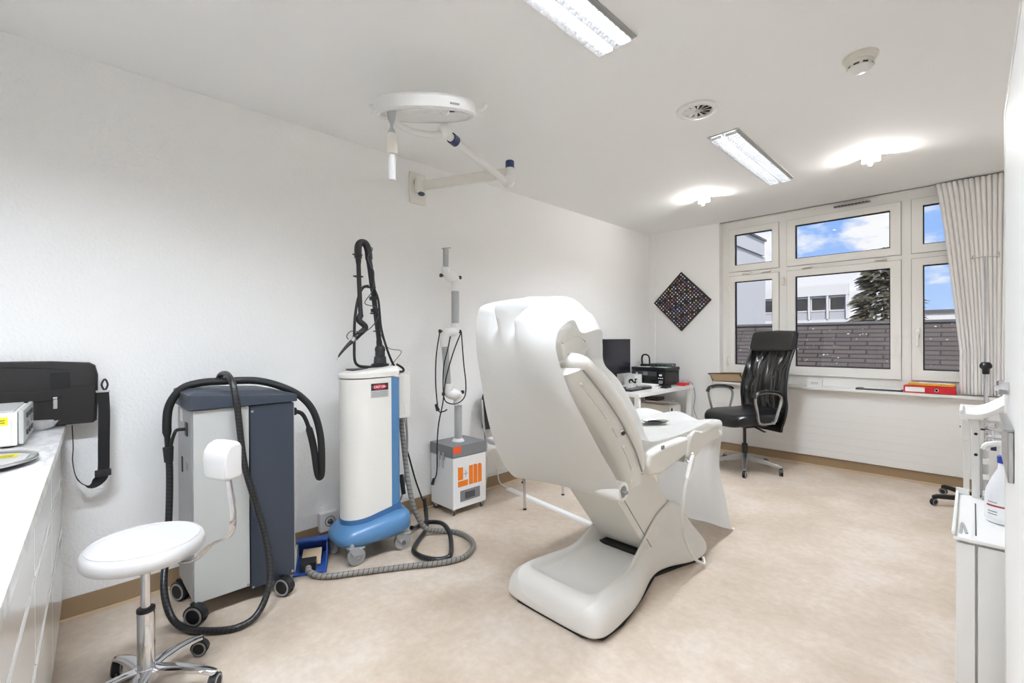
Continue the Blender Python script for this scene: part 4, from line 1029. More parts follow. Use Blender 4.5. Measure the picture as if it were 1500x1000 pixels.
# ------------------------------------------------------------------ visitor chair behind, against the wall
t = thing('visitor_chair', 'visitor chair with chrome legs and dark back half hidden behind the paper sheet', 'chair', (.33, -2.68, 0))
MB().prism([(.10, .455), (.11, .475), (.56, .475), (.585, .465), (.58, .45), (.12, .445)], -2.90, -2.46, 'y').build('seat', 'white', t, bev=.006)
MB().loft([[V((x, y, z)) for y, z in ((-2.90, .55), (-2.885, .53), (-2.475, .53), (-2.46, .55), (-2.46, .80), (-2.48, .84), (-2.88, .84), (-2.90, .80))] for x in (.06, .085)]).build('backrest', 'black', t, bev=.005)
for y in (-2.905, -2.455):
    MB().tube([(.555, y, .012), (.55, y, .25), (.545, y, .43)], .0105, 10, 3).build('leg', 'chrome', t)
    MB().tube([(.10, y, .012), (.125, y, .25), (.12, y, .42), (.09, y, .60), (.072, y, .78)], .0105, 10, 3).build('leg', 'chrome', t)
    MB().tube([(.12, y, .438), (.545, y, .438)], .0095, 10, 0).build('seat_rail', 'chrome', t)
    for x in (.555, .10): MB().cyl((x, y, .001), (x, y, .012), .013, n=12).build('foot_cap', 'black_soft', t)

# floor cable cover and its lead
t = thing('cable_cover', 'white floor cable cover running from the wall to the treatment chair', 'cable cover', (.6, -2.74, 0))
mb = MB(); d = V((1.0, -.135, 0)).normalized(); p = V((-d.y, d.x, 0)); a = V((.13, -2.66, 0)); b_ = V((1.255, -2.812, 0))
mb.loft([[q+p*w+V((0, 0, z)) for w, z in ((-.032, .001), (-.022, .011), (.022, .011), (.032, .001))] for q in (a, b_)]); mb.build('channel', 'white', t)
MB().tube([(.14, -2.66, .008), (.10, -2.66, .012), (.05, -2.69, .05), (.025, -2.70, .16)], .005, 8).build('lead', 'white_matte', t)
t = thing('wall_conduit', 'slim white cable conduit along the wall above the skirting behind the visitor chair', 'conduit', (.01, -2.5, .115))
B('channel', (0, -3.0, .104), (.016, -1.42, .128), 'white', t, .003)
# ------------------------------------------------------------------ desk corner
t = thing('desk', 'white desk in the corner carrying monitor and printer', 'desk', (.32, -.72, 0))
B('desktop', (.015, -1.36, .70), (.625, -.12, .735), 'lam', t, .002)
B('side_panel', (.57, -1.355, .001), (.615, -1.31, .699), 'lam', t, .002)
B('side_panel', (.56, -.175, .001), (.615, -.13, .699), 'lam', t, .002)
B('side_panel', (.02, -1.355, .001), (.06, -1.31, .699), 'lam', t, .002)
B('back_panel', (.02, -1.30, .45), (.035, -.18, .699), 'lam', t, .002)
# low drawer cabinet under the desk
t = thing('pedestal_cabinet', 'white low cabinet with black finger pulls under the desk', 'cabinet', (.29, -.28, 0))
B('body', (.07, -.46, .001), (.485, -.19, .515), 'lam', t, .003)
for z0, z1 in ((.35, .50), (.19, .345), (.02, .185)):
    d = B('drawer', (.486, -.455, z0), (.502, -.195, z1), 'lam', t, .003)
    B('pull', (.5022, -.44, z1-.05), (.507, -.405, z1-.015), 'black', d, .002)
papers = thing('paper_stack', 'brown and white loose papers on the low cabinet under the desk', 'papers', (.25, -.32, .516))
for i in range(5):
    mb = MB(); mb.box((-.15, -.1, 0), (.15, .1, .006)); mb.xf(Mx.Translation(V((.30+.03*(i % 2), -.33, .516+i*.0065))) @ Mx.Rotation(.3*(i-2)/2, 4, 'Z')); mb.build('sheet', 'card' if i % 2 == 0 and i < 4 else 'paper_plain', papers)
t = thing('grey_case', 'flat dark grey case on the papers under the desk', 'case', (.25, -.33, .55))
B('case', (.16, -.42, .55), (.33, -.25, .59), 'dark_grey', t, .01)
# monitor
t = thing('monitor', 'black flat monitor on the desk against the left wall', 'monitor', (.15, -1.0, .735))
B('screen_frame', (.135, -1.275, .89), (.155, -.725, 1.275), 'black', t, .004)
B('screen', (.1555, -1.262, .915), (.1575, -.738, 1.262), 'screen', t, None)
B('side_trim', (.13, -.7245, .885), (.156, -.716, 1.28), 'white', t, .001); B('top_trim', (.13, -1.275, 1.2755), (.156, -.716, 1.281), 'white', t, .001)
B('neck', (.115, -1.03, .75), (.134, -.97, 1.0), 'black', t, .004)
MB().lathe([(.0, 0), (.11, .001), (.11, .008), (.03, .015), (0, .015)], (.14, -1.0, .7355), (0, 0, 1), 32).build('foot', 'black', t)
# printer
t = thing('printer', 'black multifunction printer on the desk near the corner', 'printer', (.25, -.32, .735))
B('body', (.04, -.50, .742), (.46, -.14, .90), 'black', t, .006)
B('scanner_lid', (.035, -.505, .904), (.465, -.135, .945), 'black', t, .006)
B('feed', (.08, -.155, .945), (.42, -.137, .96), 'black', t, .004)
B('control_panel', (.06, -.506, .845), (.36, -.501, .90), 'dark_grey', t, .002)
B('screen', (.19, -.5085, .853), (.25, -.5065, .892), 'ink_grey', t, .001)
MB().lathe([(.012, 0), (.012, .003), (0, .004)], (.11, -.5065, .872), (0, -1, 0), 16).build('power_button', 'lamp_lens', t)
B('tray_slot', (.07, -.5045, .775), (.34, -.5005, .81), 'black_gloss', t, .002)
B('ink_tank', (.37, -.512, .75), (.455, -.501, .895), 'black_gloss', t, .003)
for i in range(3): B('indicator', (.385+i*.022, -.5145, .82), (.398+i*.022, -.5125, .83), 'ink_w', t, None)
B('tank_window', (.39, -.5145, .765), (.44, -.5125, .80), 'grey', t, None)
B('tank_label', (.395, -.5145, .85), (.43, -.5125, .87), 'ink_w', t, None)
B('side_handle', (.4605, -.36, .84), (.463, -.28, .855), 'black_gloss', t, .001)
for x in (.07, .43):
    for y in (-.48, -.16): B('foot', (x-.012, y-.012, .7355), (x+.012, y+.012, .742), 'black_soft', t, None)
# on the printer
t = thing('router', 'grey-green flat router box lying on the black printer', 'router', (.33, -.30, .955))
B('case', (.22, -.40, .9505), (.45, -.20, .985), 'router', t, .006)
for i in range(4): B('port', (.24+i*.05, -.4025, .958), (.265+i*.05, -.4, .972), 'ink', t, None)
B('led', (.451, -.30, .965), (.453, -.29, .972), 'ink_w', t, None)
t = thing('desk_phone', 'black cordless phone handset on its cradle on the printer', 'phone', (.12, -.30, .95))
B('cradle', (.07, -.36, .946), (.16, -.25, .975), 'black', t, .008)
MB().tube([(.085, -.33, .965), (.075, -.325, 1.03), (.085, -.32, 1.075), (.12, -.31, 1.085), (.155, -.30, 1.06), (.165, -.30, .975)], .02, 10, flat=(.016, .009, (0, 1, 0))).build('handset', 'black', t)
t = thing('printer_papers', 'white loose sheets lying on top of the printer', 'papers', (.25, -.42, .946))
for i, (x, y, a) in enumerate(((.17, -.445, .15), (.40, -.43, -.2))):
    mb = MB(); mb.box((-.08, -.05, 0), (.08, .05, .002)); mb.xf(Mx.Translation(V((x, y, .9465+i*.0003))) @ Mx.Rotation(a, 4, 'Z')); mb.build('sheet', 'paper_plain', t, solid=0)
# desk clutter
t = thing('keyboard', 'black keyboard lying on the desk below the monitor', 'keyboard', (.42, -1.0, .737))
B('case', (.33, -1.24, .7365), (.47, -.82, .75), 'black', t, .004)
mb = MB()
for r_ in range(5):
    for c in range(14): mb.box((.342+r_*.025, -1.228+c*.029, .75), (.362+r_*.025, -1.203+c*.029, .755))
mb.build('keys', 'black_gloss', t)
t = thing('document_pile', 'pile of white documents beside the keyboard on the desk', 'papers', (.38, -.74, .736))
for i in range(4):
    mb = MB(); mb.box((-.11, -.075, 0), (.11, .075, .009)); mb.xf(Mx.Translation(V((.36, -.735, .736+i*.0095))) @ Mx.Rotation(.12*((i*7) % 5-2), 4, 'Z')); mb.build('sheet', 'paper_plain', t)
t = thing('desk_sheet', 'single white sheet on the desk in front of the printer', 'paper', (.40, -.585, .736))
B('sheet', (.27, -.635, .7362), (.47, -.525, .738), 'paper_plain', t, None)
t = thing('card_reader', 'small black card reader at the front of the desk', 'card reader', (.53, -.64, .736))
MB().prism([(-.70, .7362), (-.70, .742), (-.59, .768), (-.58, .7362)], .50, .58, 'x').build('case', 'black', t, bev=.003)
B('keypad', (.515, -.68, .752), (.565, -.62, .7545), 'dark_grey', t, None).rotation_euler = (0, 0, 0)
t = thing('cable_tangle', 'tangle of black and white cables on the desk under the monitor', 'cables', (.25, -.80, .74))
random.seed(3)
for m_ in ('black_soft', 'black_soft', 'white', 'black_soft'):
    mb = MB(); mb.tube([(.20+random.random()*.12, -.885+random.random()*.05, .745+random.random()*.09) for _ in range(7)], .005, 6); mb.build('cable', m_, t)
t = thing('white_cup_box', 'small white box on the desk beneath the monitor corner', 'box', (.30, -.92, .736))
B('box', (.26, -.965, .7362), (.33, -.895, .79), 'white', t, .004)
t = thing('paper_box', 'white paper box standing between monitor and printer', 'box', (.15, -.60, .736))
B('carton', (.05, -.69, .7362), (.19, -.53, .86), 'paper_plain', t, .003); B('flap', (.05, -.69, .8605), (.19, -.53, .864), 'white', t, .001)
t = thing('red_box', 'small red box with cable at the window end of the desk', 'box', (.55, -.22, .736))
B('case', (.50, -.30, .7362), (.60, -.17, .766), 'red', t, .004)
MB().tube([(.55, -.22, .766), (.55, -.21, .79), (.58, -.17, .78), (.60, -.09, .74), (.62, -.07, .60), (.60, -.06, .45), (.63, -.05, .35), (.66, -.045, .26)], .004, 6).build('cable', 'grey', t)
# picture on the window wall
t = thing('dotted_picture', 'black square picture of coloured dots hung on its corner', 'picture', (.43, -.02, 1.727))
cx, cz, hd = .432, 1.727, .358
mb = MB(); mb.loft([[V((cx+a*hd, y, cz+b_*hd)) for a, b_ in ((0, -1), (1, 0), (0, 1), (-1, 0))] for y in (-.001, -.022)])
random.seed(12)
dotm = [mat('dot_'+n_, c, .5) for n_, c in (('peach', (226, 150, 110)), ('slate', (110, 118, 170)), ('white', (226, 226, 238)), ('coral', (206, 100, 92)), ('gold', (240, 205, 130)), ('lilac', (150, 140, 190)))]
N = 15; seq = []
for i in range(N):
    for j in range(N):
        s_ = (i-(N-1)/2)/N*.96; t_ = (j-(N-1)/2)/N*.96
        if (i+2*j) % 9 == 0 or (i*2+j*3) % 17 == 0 and random.random() < .8: continue
        mb.lathe([(.0086, 0), (.0086, .0012), (0, .0012)], (cx+(s_-t_)*hd, -.0222, cz+(s_+t_)*hd), (0, -1, 0), 8); seq.append(random.choice((0, 1, 1, 2, 2, 2, 3, 4, 5, 5)))
nf = len(mb.bm.faces)
cnt = [0]
def pk(f):
    i = f.index
    return 0 if i < 6 else 1+seq[(i-6)//((nf-6)//len(seq))]
mb.bm.faces.index_update(); mb.bm.faces.ensure_lookup_table()
po = mb.build('panel', 'ink', t, pick=pk)
for m_ in dotm: po.data.materials.append(m_)

# ------------------------------------------------------------------ black office chair
t = thing('office_chair', 'black high-back office chair with mesh back and silver star base', 'office chair', (1.352, -.635, 0), math.radians(-27))
L_ = dict(local=True)
MB().lathe([(.03, .085), (.042, .09), (.042, .155), (.03, .165)], (0, 0, 0)).build('base_hub', 'alu', t, **L_)
for i in range(5):
    a = math.radians(27)+i*2*PI/5; d = V((math.cos(a), math.sin(a), 0)); p = V((-d.y, d.x, 0))
    mb = MB(); mb.loft([[d*s_+p*w_+V((0, 0, z_)) for w_, z_ in ((-w, zb), (w, zb), (w*.8, zt), (-w*.8, zt))] for s_, w, zb, zt in ((.03, .026, .10, .155), (.16, .02, .085, .125), (.31, .015, .07, .092), (.328, .012, .072, .086))])
    mb.build('leg', 'alu', t, bev=.003, **L_)
    caster(t, d.x*.315, d.y*.315, .031, a+2.0+i, .072, local=True)
MB().cyl((0, 0, .02), (0, 0, .07), .02, n=16).build('gas_spring', 'black', t, **L_)
MB().lathe([(.026, .166), (.026, .25), (.022, .255)], (0, 0, 0)).build('gas_sleeve', 'black', t, **L_)
MB().cyl((0, 0, .25), (0, 0, .43), .014, n=16).build('gas_piston', 'black', t, **L_)
MB().box((-.13, -.12, .425), (.13, .17, .47)).build('mechanism', 'black', t, bev=.015, **L_)
MB().tube([(-.10, -.02, .44), (-.22, -.05, .435), (-.29, -.06, .43)], .010, 8, 3, flat=(.018, .005, (0, 1, 0))).build('lever', 'black', t, **L_)
MB().tube([(.10, .0, .44), (.22, -.03, .425), (.28, -.05, .42)], .010, 8, 3, flat=(.018, .005, (0, 1, 0))).build('lever', 'black', t, **L_)
MB().lathe([(.03, -.014), (.036, 0), (.03, .014)], (-.17, -.16, .40), (1, 0, 0), 20).build('tension_knob', 'black', t, **L_)
# seat: softly domed cushion
mb = MB(); rings = []
for z, k in ((.475, .90), (.485, .97), (.52, 1.0), (.55, .99), (.572, .94), (.582, .82)):
    rg = []
    for i in range(40):
        a = 2*PI*i/40; pw = lambda v_: math.copysign(abs(v_)**.45, v_)
        x = .262*k*pw(math.cos(a)); y = -.045+.28*k*pw(math.sin(a))
        rg.append(V((x, y, z-.035*max(0, (-y-.15)/.17)**2+.02*max(0, (y-.1)/.15))))
    rings.append(rg)
mb.loft(rings); mb.build('seat', 'leather', t, ang=70, **L_)
# backrest frame: mesh surface curved, with border
bpf = [(.205, .40), (.222, .50), (.232, .62), (.222, .74), (.235, .86), (.275, 1.0), (.335, 1.13), (.375, 1.235), (.395, 1.33)]
bw = [.215, .245, .262, .262, .255, .245, .24, .24, .235]
cb_ = catmull([(w, y, z) for (y, z), w in zip(bpf, bw)], 5)
def bf(u, v):
    p = cb_[round(u*(len(cb_)-1))]; s_ = v*2-1
    return V((p.x*s_, p.y+.035*(1-s_*s_)+.006*math.sin(9*u*PI)*math.sin(3*PI*v), p.z))
MB().grid(bf, len(cb_)-1, 18).build('mesh_back', 'mesh', t, ang=80, **L_)
pts = [V((p.x, p.y, p.z)) for p in cb_]; fr = pts+[V((0, pts[-1].y+.035, pts[-1].z+.012))]+[V((-p.x, p.y, p.z)) for p in reversed(pts)]+[V((0, pts[0].y+.035, pts[0].z-.012))]
MB().tube(fr[::2] if False else fr, .013, 8, 1, closed=True).build('back_frame', 'black', t, ang=60, **L_)
mb = MB(); mb.loft([[V((s_*w, y, z)) for s_, w in ((-1, .235), (1, .235))]+[V((s_*w, y+.03, z)) for s_, w in ((1, .235), (-1, .235))] for y, z in ((.19, .385), (.212, .50), (.225, .60))]); mb.build('back_foot', 'leather', t, bev=.01, **L_)
mb = MB(); mb.loft([[V((-.05, .10, .43)), V((.05, .10, .43)), V((.05, .10, .46)), V((-.05, .10, .46))], [V((-.07, .22, .47)), V((.07, .22, .47)), V((.07, .22, .50)), V((-.07, .22, .50))]]); mb.build('back_bracket', 'black', t, bev=.005, **L_)
# lumbar pad and head cushion
mb = MB(); rings = []
for z, k in ((1.15, .84), (1.16, .97), (1.19, 1), (1.30, 1), (1.33, .97), (1.345, .86)):
    yb = .318+(z-1.11)*.28
    rings.append([V((x, yb+y*k, z)) for x, y in ((-.245*k, .035), (-.252*k, .0), (-.24*k, -.03), (-.12, -.05), (0, -.056), (.12, -.05), (.24*k, -.03), (.252*k, .0), (.245*k, .035), (0, .05))])
mb.loft(rings); mb.build('head_cushion', 'leather_warm', t, ang=60, bev=.008, **L_)
for s_ in (-1, 1):
    x = s_*.292
    MB().tube([(x*.97, -.11, .50), (x, -.15, .62), (x*1.01, -.17, .72), (x*1.01, -.145, .765), (x*1.01, -.03, .775), (x*1.01, .09, .76), (x*1.0, .135, .70), (x*.98, .09, .56), (x*.97, .06, .50), (x*.97, -.02, .49)], .013, 8, 5, closed=True, flat=(.016, .008, (1, 0, 0), 1)).build('armrest_frame', 'alu', t, **L_)
    MB().tube([(x*1.01, -.185, .735), (x*1.01, -.15, .782), (x*1.01, -.04, .796), (x*1.01, .09, .782), (x*1.01, .135, .755)], .02, 8, 5, flat=(.024, .010, (1, 0, 0), 1)).build('armrest_pad', 'black', t, **L_)
    for y in (-.09, .05): MB().cyl((x*.90, y, .495), (x*1.02, y, .495), .011, n=10).build('arm_bolt', 'steel', t, **L_)

# ------------------------------------------------------------------ things on the window sill
t = thing('lap_tray', 'tan slanted tray with black rim at the left end of the sill', 'tray', (.97, -.04, .79))
mb = MB(); mb.loft([[V((.80, -.085, .872)), V((1.12, -.085, .885)), V((1.155, -.075, .80)), V((.835, -.075, .793))], [V((.80, .06, .885)), V((1.12, .06, .897)), V((1.155, .05, .80)), V((.835, .05, .793))]]); mb.build('body', 'wood_tan', t, bev=.008)
mb = MB(); mb.tube([(.797, -.088, .868), (.80, -.088, .878), (1.11, -.088, .891), (1.125, -.088, .885), (1.158, -.079, .80)], .005, 8, 3); mb.tube([(.80, -.088, .87), (.832, -.079, .794)], .004, 8, 0); mb.build('rim', 'black', t)
t = thing('sill_magazine', 'bluish white magazine leaning behind the tan tray on the sill', 'magazine', (1.25, .0, .79))
mb = MB(); mb.loft([[V((1.165, -.05, .7905)), V((1.31, -.04, .7905)), V((1.31, .05, .7905)), V((1.165, .05, .7905))], [V((1.165, -.03, .86)), V((1.31, -.02, .865)), V((1.31, .04, .87)), V((1.165, .04, .865))]]); mb.build('pages', 'light_grey', t, bev=.002)
t = thing('sill_papers', 'loose white papers on the sill behind the office chair', 'papers', (1.6, -.01, .79))
for i in range(3):
    mb = MB(); mb.box((-.13, -.045, 0), (.13, .045, .004)); mb.xf(Mx.Translation(V((1.60, -.02, .7905+.0045*i))) @ Mx.Rotation(.06*(i-1), 4, 'Z')); mb.build('sheet', 'paper_plain', t)
t = thing('room_thermostat', 'white cradle box with small grey print on the sill', 'thermostat', (1.81, -.02, .79))
mb = MB(); mb.loft([[V((x, -.04, z)) for x, z in ((1.748, .791), (1.872, .791), (1.872, .865), (1.862, .868), (1.852, .855), (1.768, .855), (1.758, .868), (1.748, .865))], [V((x, -.005, z)) for x, z in ((1.748, .791), (1.872, .791), (1.872, .868), (1.862, .871), (1.852, .858), (1.768, .858), (1.758, .871), (1.748, .868))]]); mb.build('case', 'white', t, bev=.002)
mb = MB()
for i in range(6): mb.box((1.778+i*.011, -.0415, .828), (1.785+i*.011, -.0405, .834)); mb.box((1.782+i*.009, -.0415, .818), (1.788+i*.009, -.0405, .822))
mb.build('print', 'ink_grey', t)
t = thing('dark_folder', 'flat dark grey folder with white sheet on the sill left of the red binder', 'folder', (2.31, -.01, .79))
B('cover', (2.14, -.06, .7905), (2.475, .05, .806), 'dark_grey', t, .003); B('sheet', (2.20, -.055, .8065), (2.47, .045, .809), 'paper_plain', t, None)
t = thing('red_binder', 'red ring binder lying on the sill by the curtain', 'binder', (2.65, -.03, .79))
B('cover', (2.485, -.074, .791), (2.82, .06, .855), 'red', t, .005)
B('spine_label', (2.497, -.0755, .803), (2.625, -.0742, .843), 'ink_w', t, None)
MB().lathe([(.014, 0), (.014, .002), (.009, .002), (.009, 0)], (2.70, -.0742, .823), (0, -1, 0), 20, caps=False).build('finger_ring', 'chrome', t)
MB().lathe([(.009, .0006), (0, .0006)], (2.70, -.0742, .823), (0, -1, 0), 16).build('finger_hole', 'ink', t)
t = thing('yellow_folder', 'orange-yellow cardboard folder on top of the red binder', 'folder', (2.66, -.01, .857))
mb = MB(); mb.box((2.51, -.055, .857), (2.81, .06, .866)); mb.box((2.515, -.05, .868), (2.81, .058, .876)); mb.build('cover', 'yellow', t, bev=.002)
B('sheets', (2.58, -.045, .8765), (2.79, .055, .880), 'paper_plain', t, None)

# ------------------------------------------------------------------ infusion stand by the curtain
sx, sy = 2.985, -.50
t = thing('infusion_stand', 'chrome infusion stand with two hooks and black clamp knob before the curtain', 'drip stand', (sx, sy, 0))
MB().cyl((sx, sy, .07), (sx, sy, 1.06), .0125, n=18).build('outer_pole', 'chrome', t)
MB().cyl((sx, sy, 1.06), (sx, sy, 1.87), .008, n=14).build('inner_pole', 'chrome', t)
MB().tube([(sx-.065, sy-.02, 1.885), (sx-.07, sy-.02, 1.862), (sx-.045, sy-.015, 1.865), (sx, sy, 1.87), (sx+.045, sy+.015, 1.865), (sx+.07, sy+.02, 1.862), (sx+.068, sy+.02, 1.90)], .004, 8).build('hook_bar', 'chrome', t)
MB().lathe([(.018, 1.0), (.02, 1.01), (.02, 1.035), (.034, 1.05), (.034, 1.07), (.022, 1.088), (.01, 1.09)], (sx, sy, 0), n=18).build('clamp_knob', 'black', t)
MB().lathe([(.02, .05), (.035, .055), (.035, .085), (.018, .10)], (sx, sy, 0)).build('base_hub', 'black', t)
for i in range(5):
    a = math.radians(138)+i*2*PI/5; d = V((math.cos(a), math.sin(a), 0)); p = V((-d.y, d.x, 0)); o = V((sx, sy, 0))
    mb = MB(); mb.loft([[o+d*s_+p*w_+V((0, 0, z_)) for w_, z_ in ((-w, zb), (w, zb), (w*.7, zt), (-w*.7, zt))] for s_, w, zb, zt in ((.02, .022, .05, .09), (.30, .016, .055, .085), (.33, .012, .05, .075))])
    mb.build('leg', 'black', t, bev=.004)
    caster(t, sx+d.x*.32, sy+d.y*.32, .025, a+.4, .055)

# ------------------------------------------------------------------ white trolley with posts and saddle tray on the right
t = thing('equipment_trolley', 'white two-column trolley with curved saddle tray at the right edge', 'trolley', (3.05, -2.85, 0))
B('cabinet', (2.872, -3.12, .05), (3.26, -2.60, .562), 'white', t, .006)
for x0, x1 in ((2.873, 2.921), (2.927, 3.255)): B('door', (x0, -3.138, .06), (x1, -3.122, .555), 'lam', t, .003)
B('plinth', (2.89, -3.10, .001), (3.25, -2.62, .049), 'grey', t, None)
mb = MB(); mb.loft([[V((2.866, -3.15, .565)), V((3.265, -3.15, .565)), V((3.265, -2.53, .565)), V((2.866, -2.53, .565))], [V((2.866, -3.15, .578)), V((3.265, -3.15, .578)), V((3.265, -2.53, .578)), V((2.866, -2.53, .578))]]); mb.build('top', 'white', t, bev=.004)
B('top_rim', (2.862, -3.14, .5785), (2.872, -2.54, .592), 'white', t, .004)
B('top_rim', (2.862, -2.535, .5785), (2.905, -2.525, .605), 'white', t, .003)
B('cable_slot', (2.921, -3.10, .5785), (2.925, -2.66, .5795), 'dark_grey', t, None)
mb = MB(); mb.tube([(2.885, -3.11, .5795), (2.888, -2.98, .5798), (2.90, -3.10, .5798)], .004, 6); mb.build('top_relief', 'light_grey', t)
B('post', (2.912, -2.56, .5785), (2.937, -2.52, .918), 'white', t, .003)
B('post', (2.885, -2.42, .02), (2.905, -2.38, .80), 'white', t, .003)
B('post_cover', (2.877, -2.43, .80), (2.907, -2.37, .90), 'white', t, .006)
mb = MB(); mb.loft([[V((2.877, -2.50, .925)), V((2.90, -2.52, .90)), V((2.93, -2.52, .875)), V((2.935, -2.38, .875)), V((2.90, -2.38, .90)), V((2.877, -2.38, .925))], [V((2.877, -2.50, .935)), V((2.90, -2.52, .915)), V((2.935, -2.52, .888)), V((2.935, -2.38, .888)), V((2.90, -2.38, .915)), V((2.877, -2.38, .935))]]); mb.build('bracket', 'white', t, bev=.003)
B('cross_beam', (2.937, -2.55, .885), (3.22, -2.53, .915), 'white', t, .003)
B('cross_beam', (2.937, -2.55, .79), (3.22, -2.535, .81), 'white', t, .003)
B('post', (3.20, -2.56, .5785), (3.225, -2.52, .918), 'white', t, .003)
for z in (.855, .765): MB().lathe([(.006, 0), (.006, .003), (0, .0035)], (2.925, -2.5605, z), (0, -1, 0), 10).build('screw', 'ink', t)
MB().lathe([(.005, 0), (.005, .003), (0, .0035)], (2.8765, -2.41, .86), (-1, 0, 0), 10).build('screw', 'ink', t)
B('slot', (2.939, -2.5525, .872), (2.966, -2.5505, .88), 'ink', t, None)
for z in (.875, .845): MB().cyl((2.965, -2.60, z), (3.22, -2.60, z), .008, n=12).build('rail', 'chrome', t)
mb = MB()
for z in (.90, .87, .84): mb.lathe([(.014, -.012), (.018, 0), (.014, .012)], (2.966, -2.60, z), (0, 0, 1), 16)
mb.build('clamp', 'chrome', t)
B('blue_tab', (2.968, -2.615, .80), (2.985, -2.60, .825), 'navy', t, .002)
MB().cyl((2.95, -2.58, .58), (2.95, -2.58, .79), .008, n=12).build('rod', 'steel', t)
MB().cyl((2.94, -2.50, .58), (2.94, -2.50, .79), .005, n=12).build('rod', 'steel', t)
for z in (.60, .67, .735): B('rod_clip', (2.945, -2.60, z), (2.965, -2.565, z+.022), 'white', t, .003)
# saddle tray: curved shell with raised back
mb = MB(); prof = []
xs = [2.880+.0155*i for i in range(12)]
def zs(x, edge): 
    k = max(0, (x-2.925)/.09); return .930+(.055*k**1.6 if k < 1.4 else .055*1.4**1.6+.09*(k-1.4)*.9)
A_ = [V((x, -2.585, zs(x, 0)-.010)) for x in xs]; B_ = [V((x, -2.585, zs(x, 0)+.012)) for x in xs]
C_ = [V((x, -2.57, zs(x, 0)+.006)) for x in xs]; D_ = [V((x, -2.34, zs(x, 0)+.012)) for x in xs]; E_ = [V((x, -2.325, zs(x, 0)+.026)) for x in xs]; F_ = [V((x, -2.32, zs(x, 0)-.010)) for x in xs]
mb.loft([[A_[i], B_[i], C_[i], D_[i], E_[i], F_[i]] for i in range(12)]); mb.build('saddle_tray', 'white', t, bev=.003, ang=50)
B('tray_lip', (2.874, -2.585, .925), (2.884, -2.32, .955), 'white', t, .004)
# bottle on the trolley
t = thing('spray_bottle', 'white bottle with red-striped label and blue collar on the trolley top', 'bottle', (3.0, -2.86, .5795))
MB().lathe([(.0, .58), (.05, .581), (.054, .59), (.054, .665), (.05, .70), (.036, .74), (.02, .775), (.017, .79), (.017, .80)], (3.0, -2.86, 0), n=32).build('body', 'bottle', t)
MB().lathe([(.02, .80), (.02, .825), (.015, .83)], (3.0, -2.86, 0), n=20).build('collar', 'lab_blue', t)
mb = MB(); mb.lathe([(.014, .83), (.016, .845), (.012, .87)], (3.0, -2.86, 0), n=16); mb.tube([(3.02, -2.86, .862), (2.99, -2.862, .872), (2.955, -2.865, .862), (2.945, -2.867, .845)], .011, 8); mb.build('spray_head', 'white', t)
mb = MB(); rings = []
for z in (.60, .66):
    rings.append([V((3.0+.0546*math.cos(a), -2.86+.0546*math.sin(a), z)) for a in [math.radians(-165+i*7) for i in range(20)]])
mb.loft(rings, False, False); mb.build('label', 'ink_w', t)
mb = MB(); rings = []
for z in (.642, .648):
    rings.append([V((3.0+.0549*math.cos(a), -2.86+.0549*math.sin(a), z)) for a in [math.radians(-150+i*4) for i in range(20)]])
mb.loft(rings, False, False); mb.build('label_stripe', 'lab_red', t)
mb = MB(); 
for z0 in (.612, .622, .656):
    mb.loft([[V((3.0+.0549*math.cos(a), -2.86+.0549*math.sin(a), z)) for a in [math.radians(-145+i*4) for i in range(9)]] for z in (z0, z0+.003)], False, False)
mb.build('label_print', 'ink_grey', t)

# ------------------------------------------------------------------ tall cupboard at the right edge
t = thing('tall_cupboard', 'tall white cupboard at the right edge with metal lock and handle plate', 'cupboard', (3.2, -3.6, 0))
B('body', (3.012, -4.05, .06), (3.44, -3.205, 1.995), 'lam', t, .003); B('plinth', (3.03, -4.04, .001), (3.43, -3.22, .059), 'grey', t, None)
B('top_edge', (2.988, -4.05, 1.975), (3.011, -3.20, 2.0), 'lam', t, .002); B('side_edge', (2.988, -3.225, .06), (3.011, -3.20, 1.974), 'lam', t, .002)
d = B('door', (2.9895, -4.04, .065), (3.011, -3.228, 1.972), 'satin', t, .002)
B('handle_plate', (2.978, -3.66, .90), (2.989, -3.30, 1.03), 'steel', d, .003)
B('handle_flange', (2.971, -3.66, 1.0305), (2.989, -3.30, 1.037), 'alu', d, .001)
mb = MB(); mb.cyl((2.989, -3.44, 1.125), (2.968, -3.44, 1.125), .018, n=18); mb.box((2.960, -3.465, 1.118), (2.9685, -3.415, 1.132)); mb.build('lock', 'chrome', d)
MB().cyl((2.977, -3.38, 1.13), (2.977, -3.33, 1.13), .011, n=14).build('latch_pin', 'chrome', d)
# ------------------------------------------------------------------ outside
struct(B('ground', (-30, .4, -3.2), (30, 60, -3.0), 'yard', bev=None))
t = thing('shingle_roof', 'brown shingled roof slope right outside the window', 'roof', (1, 4, 0))
mb = MB(); mb.prism([(2.9, -.6), (4.5, 1.52), (4.7, 1.52), (4.7, -3.0), (2.9, -3.0)], -6, 9, 'x'); mb.build('slope', 'shingle', t)
B('ridge', (-6, 4.46, 1.515), (9, 4.72, 1.56), 'parapet', t, .01)
t2 = thing('annex_building', 'tall white rendered building close by, beyond the left panes', 'building', (-6, 8, 0))
B('wall', (-14, 5.2, -3), (-1.55, 10.0, 3.75), 'render_white', t2, None)
B('parapet', (-14.02, 5.2, 3.77), (-1.5, 9.75, 4.20), 'render_white', t2, None)
B('coping', (-14.05, 5.2, 4.2), (-1.45, 9.8, 4.26), 'parapet', t2, None)
t3 = thing('office_building', 'white low building with a row of dark windows behind the roof', 'building', (-3, 22, 0))
B('wall', (-14, 20, -3), (-.35, 28, 3.4), 'render_white', t3, None)
B('upper_wall', (-14, 20.6, 3.4), (-.62, 28, 5.0), 'render_white', t3, None)
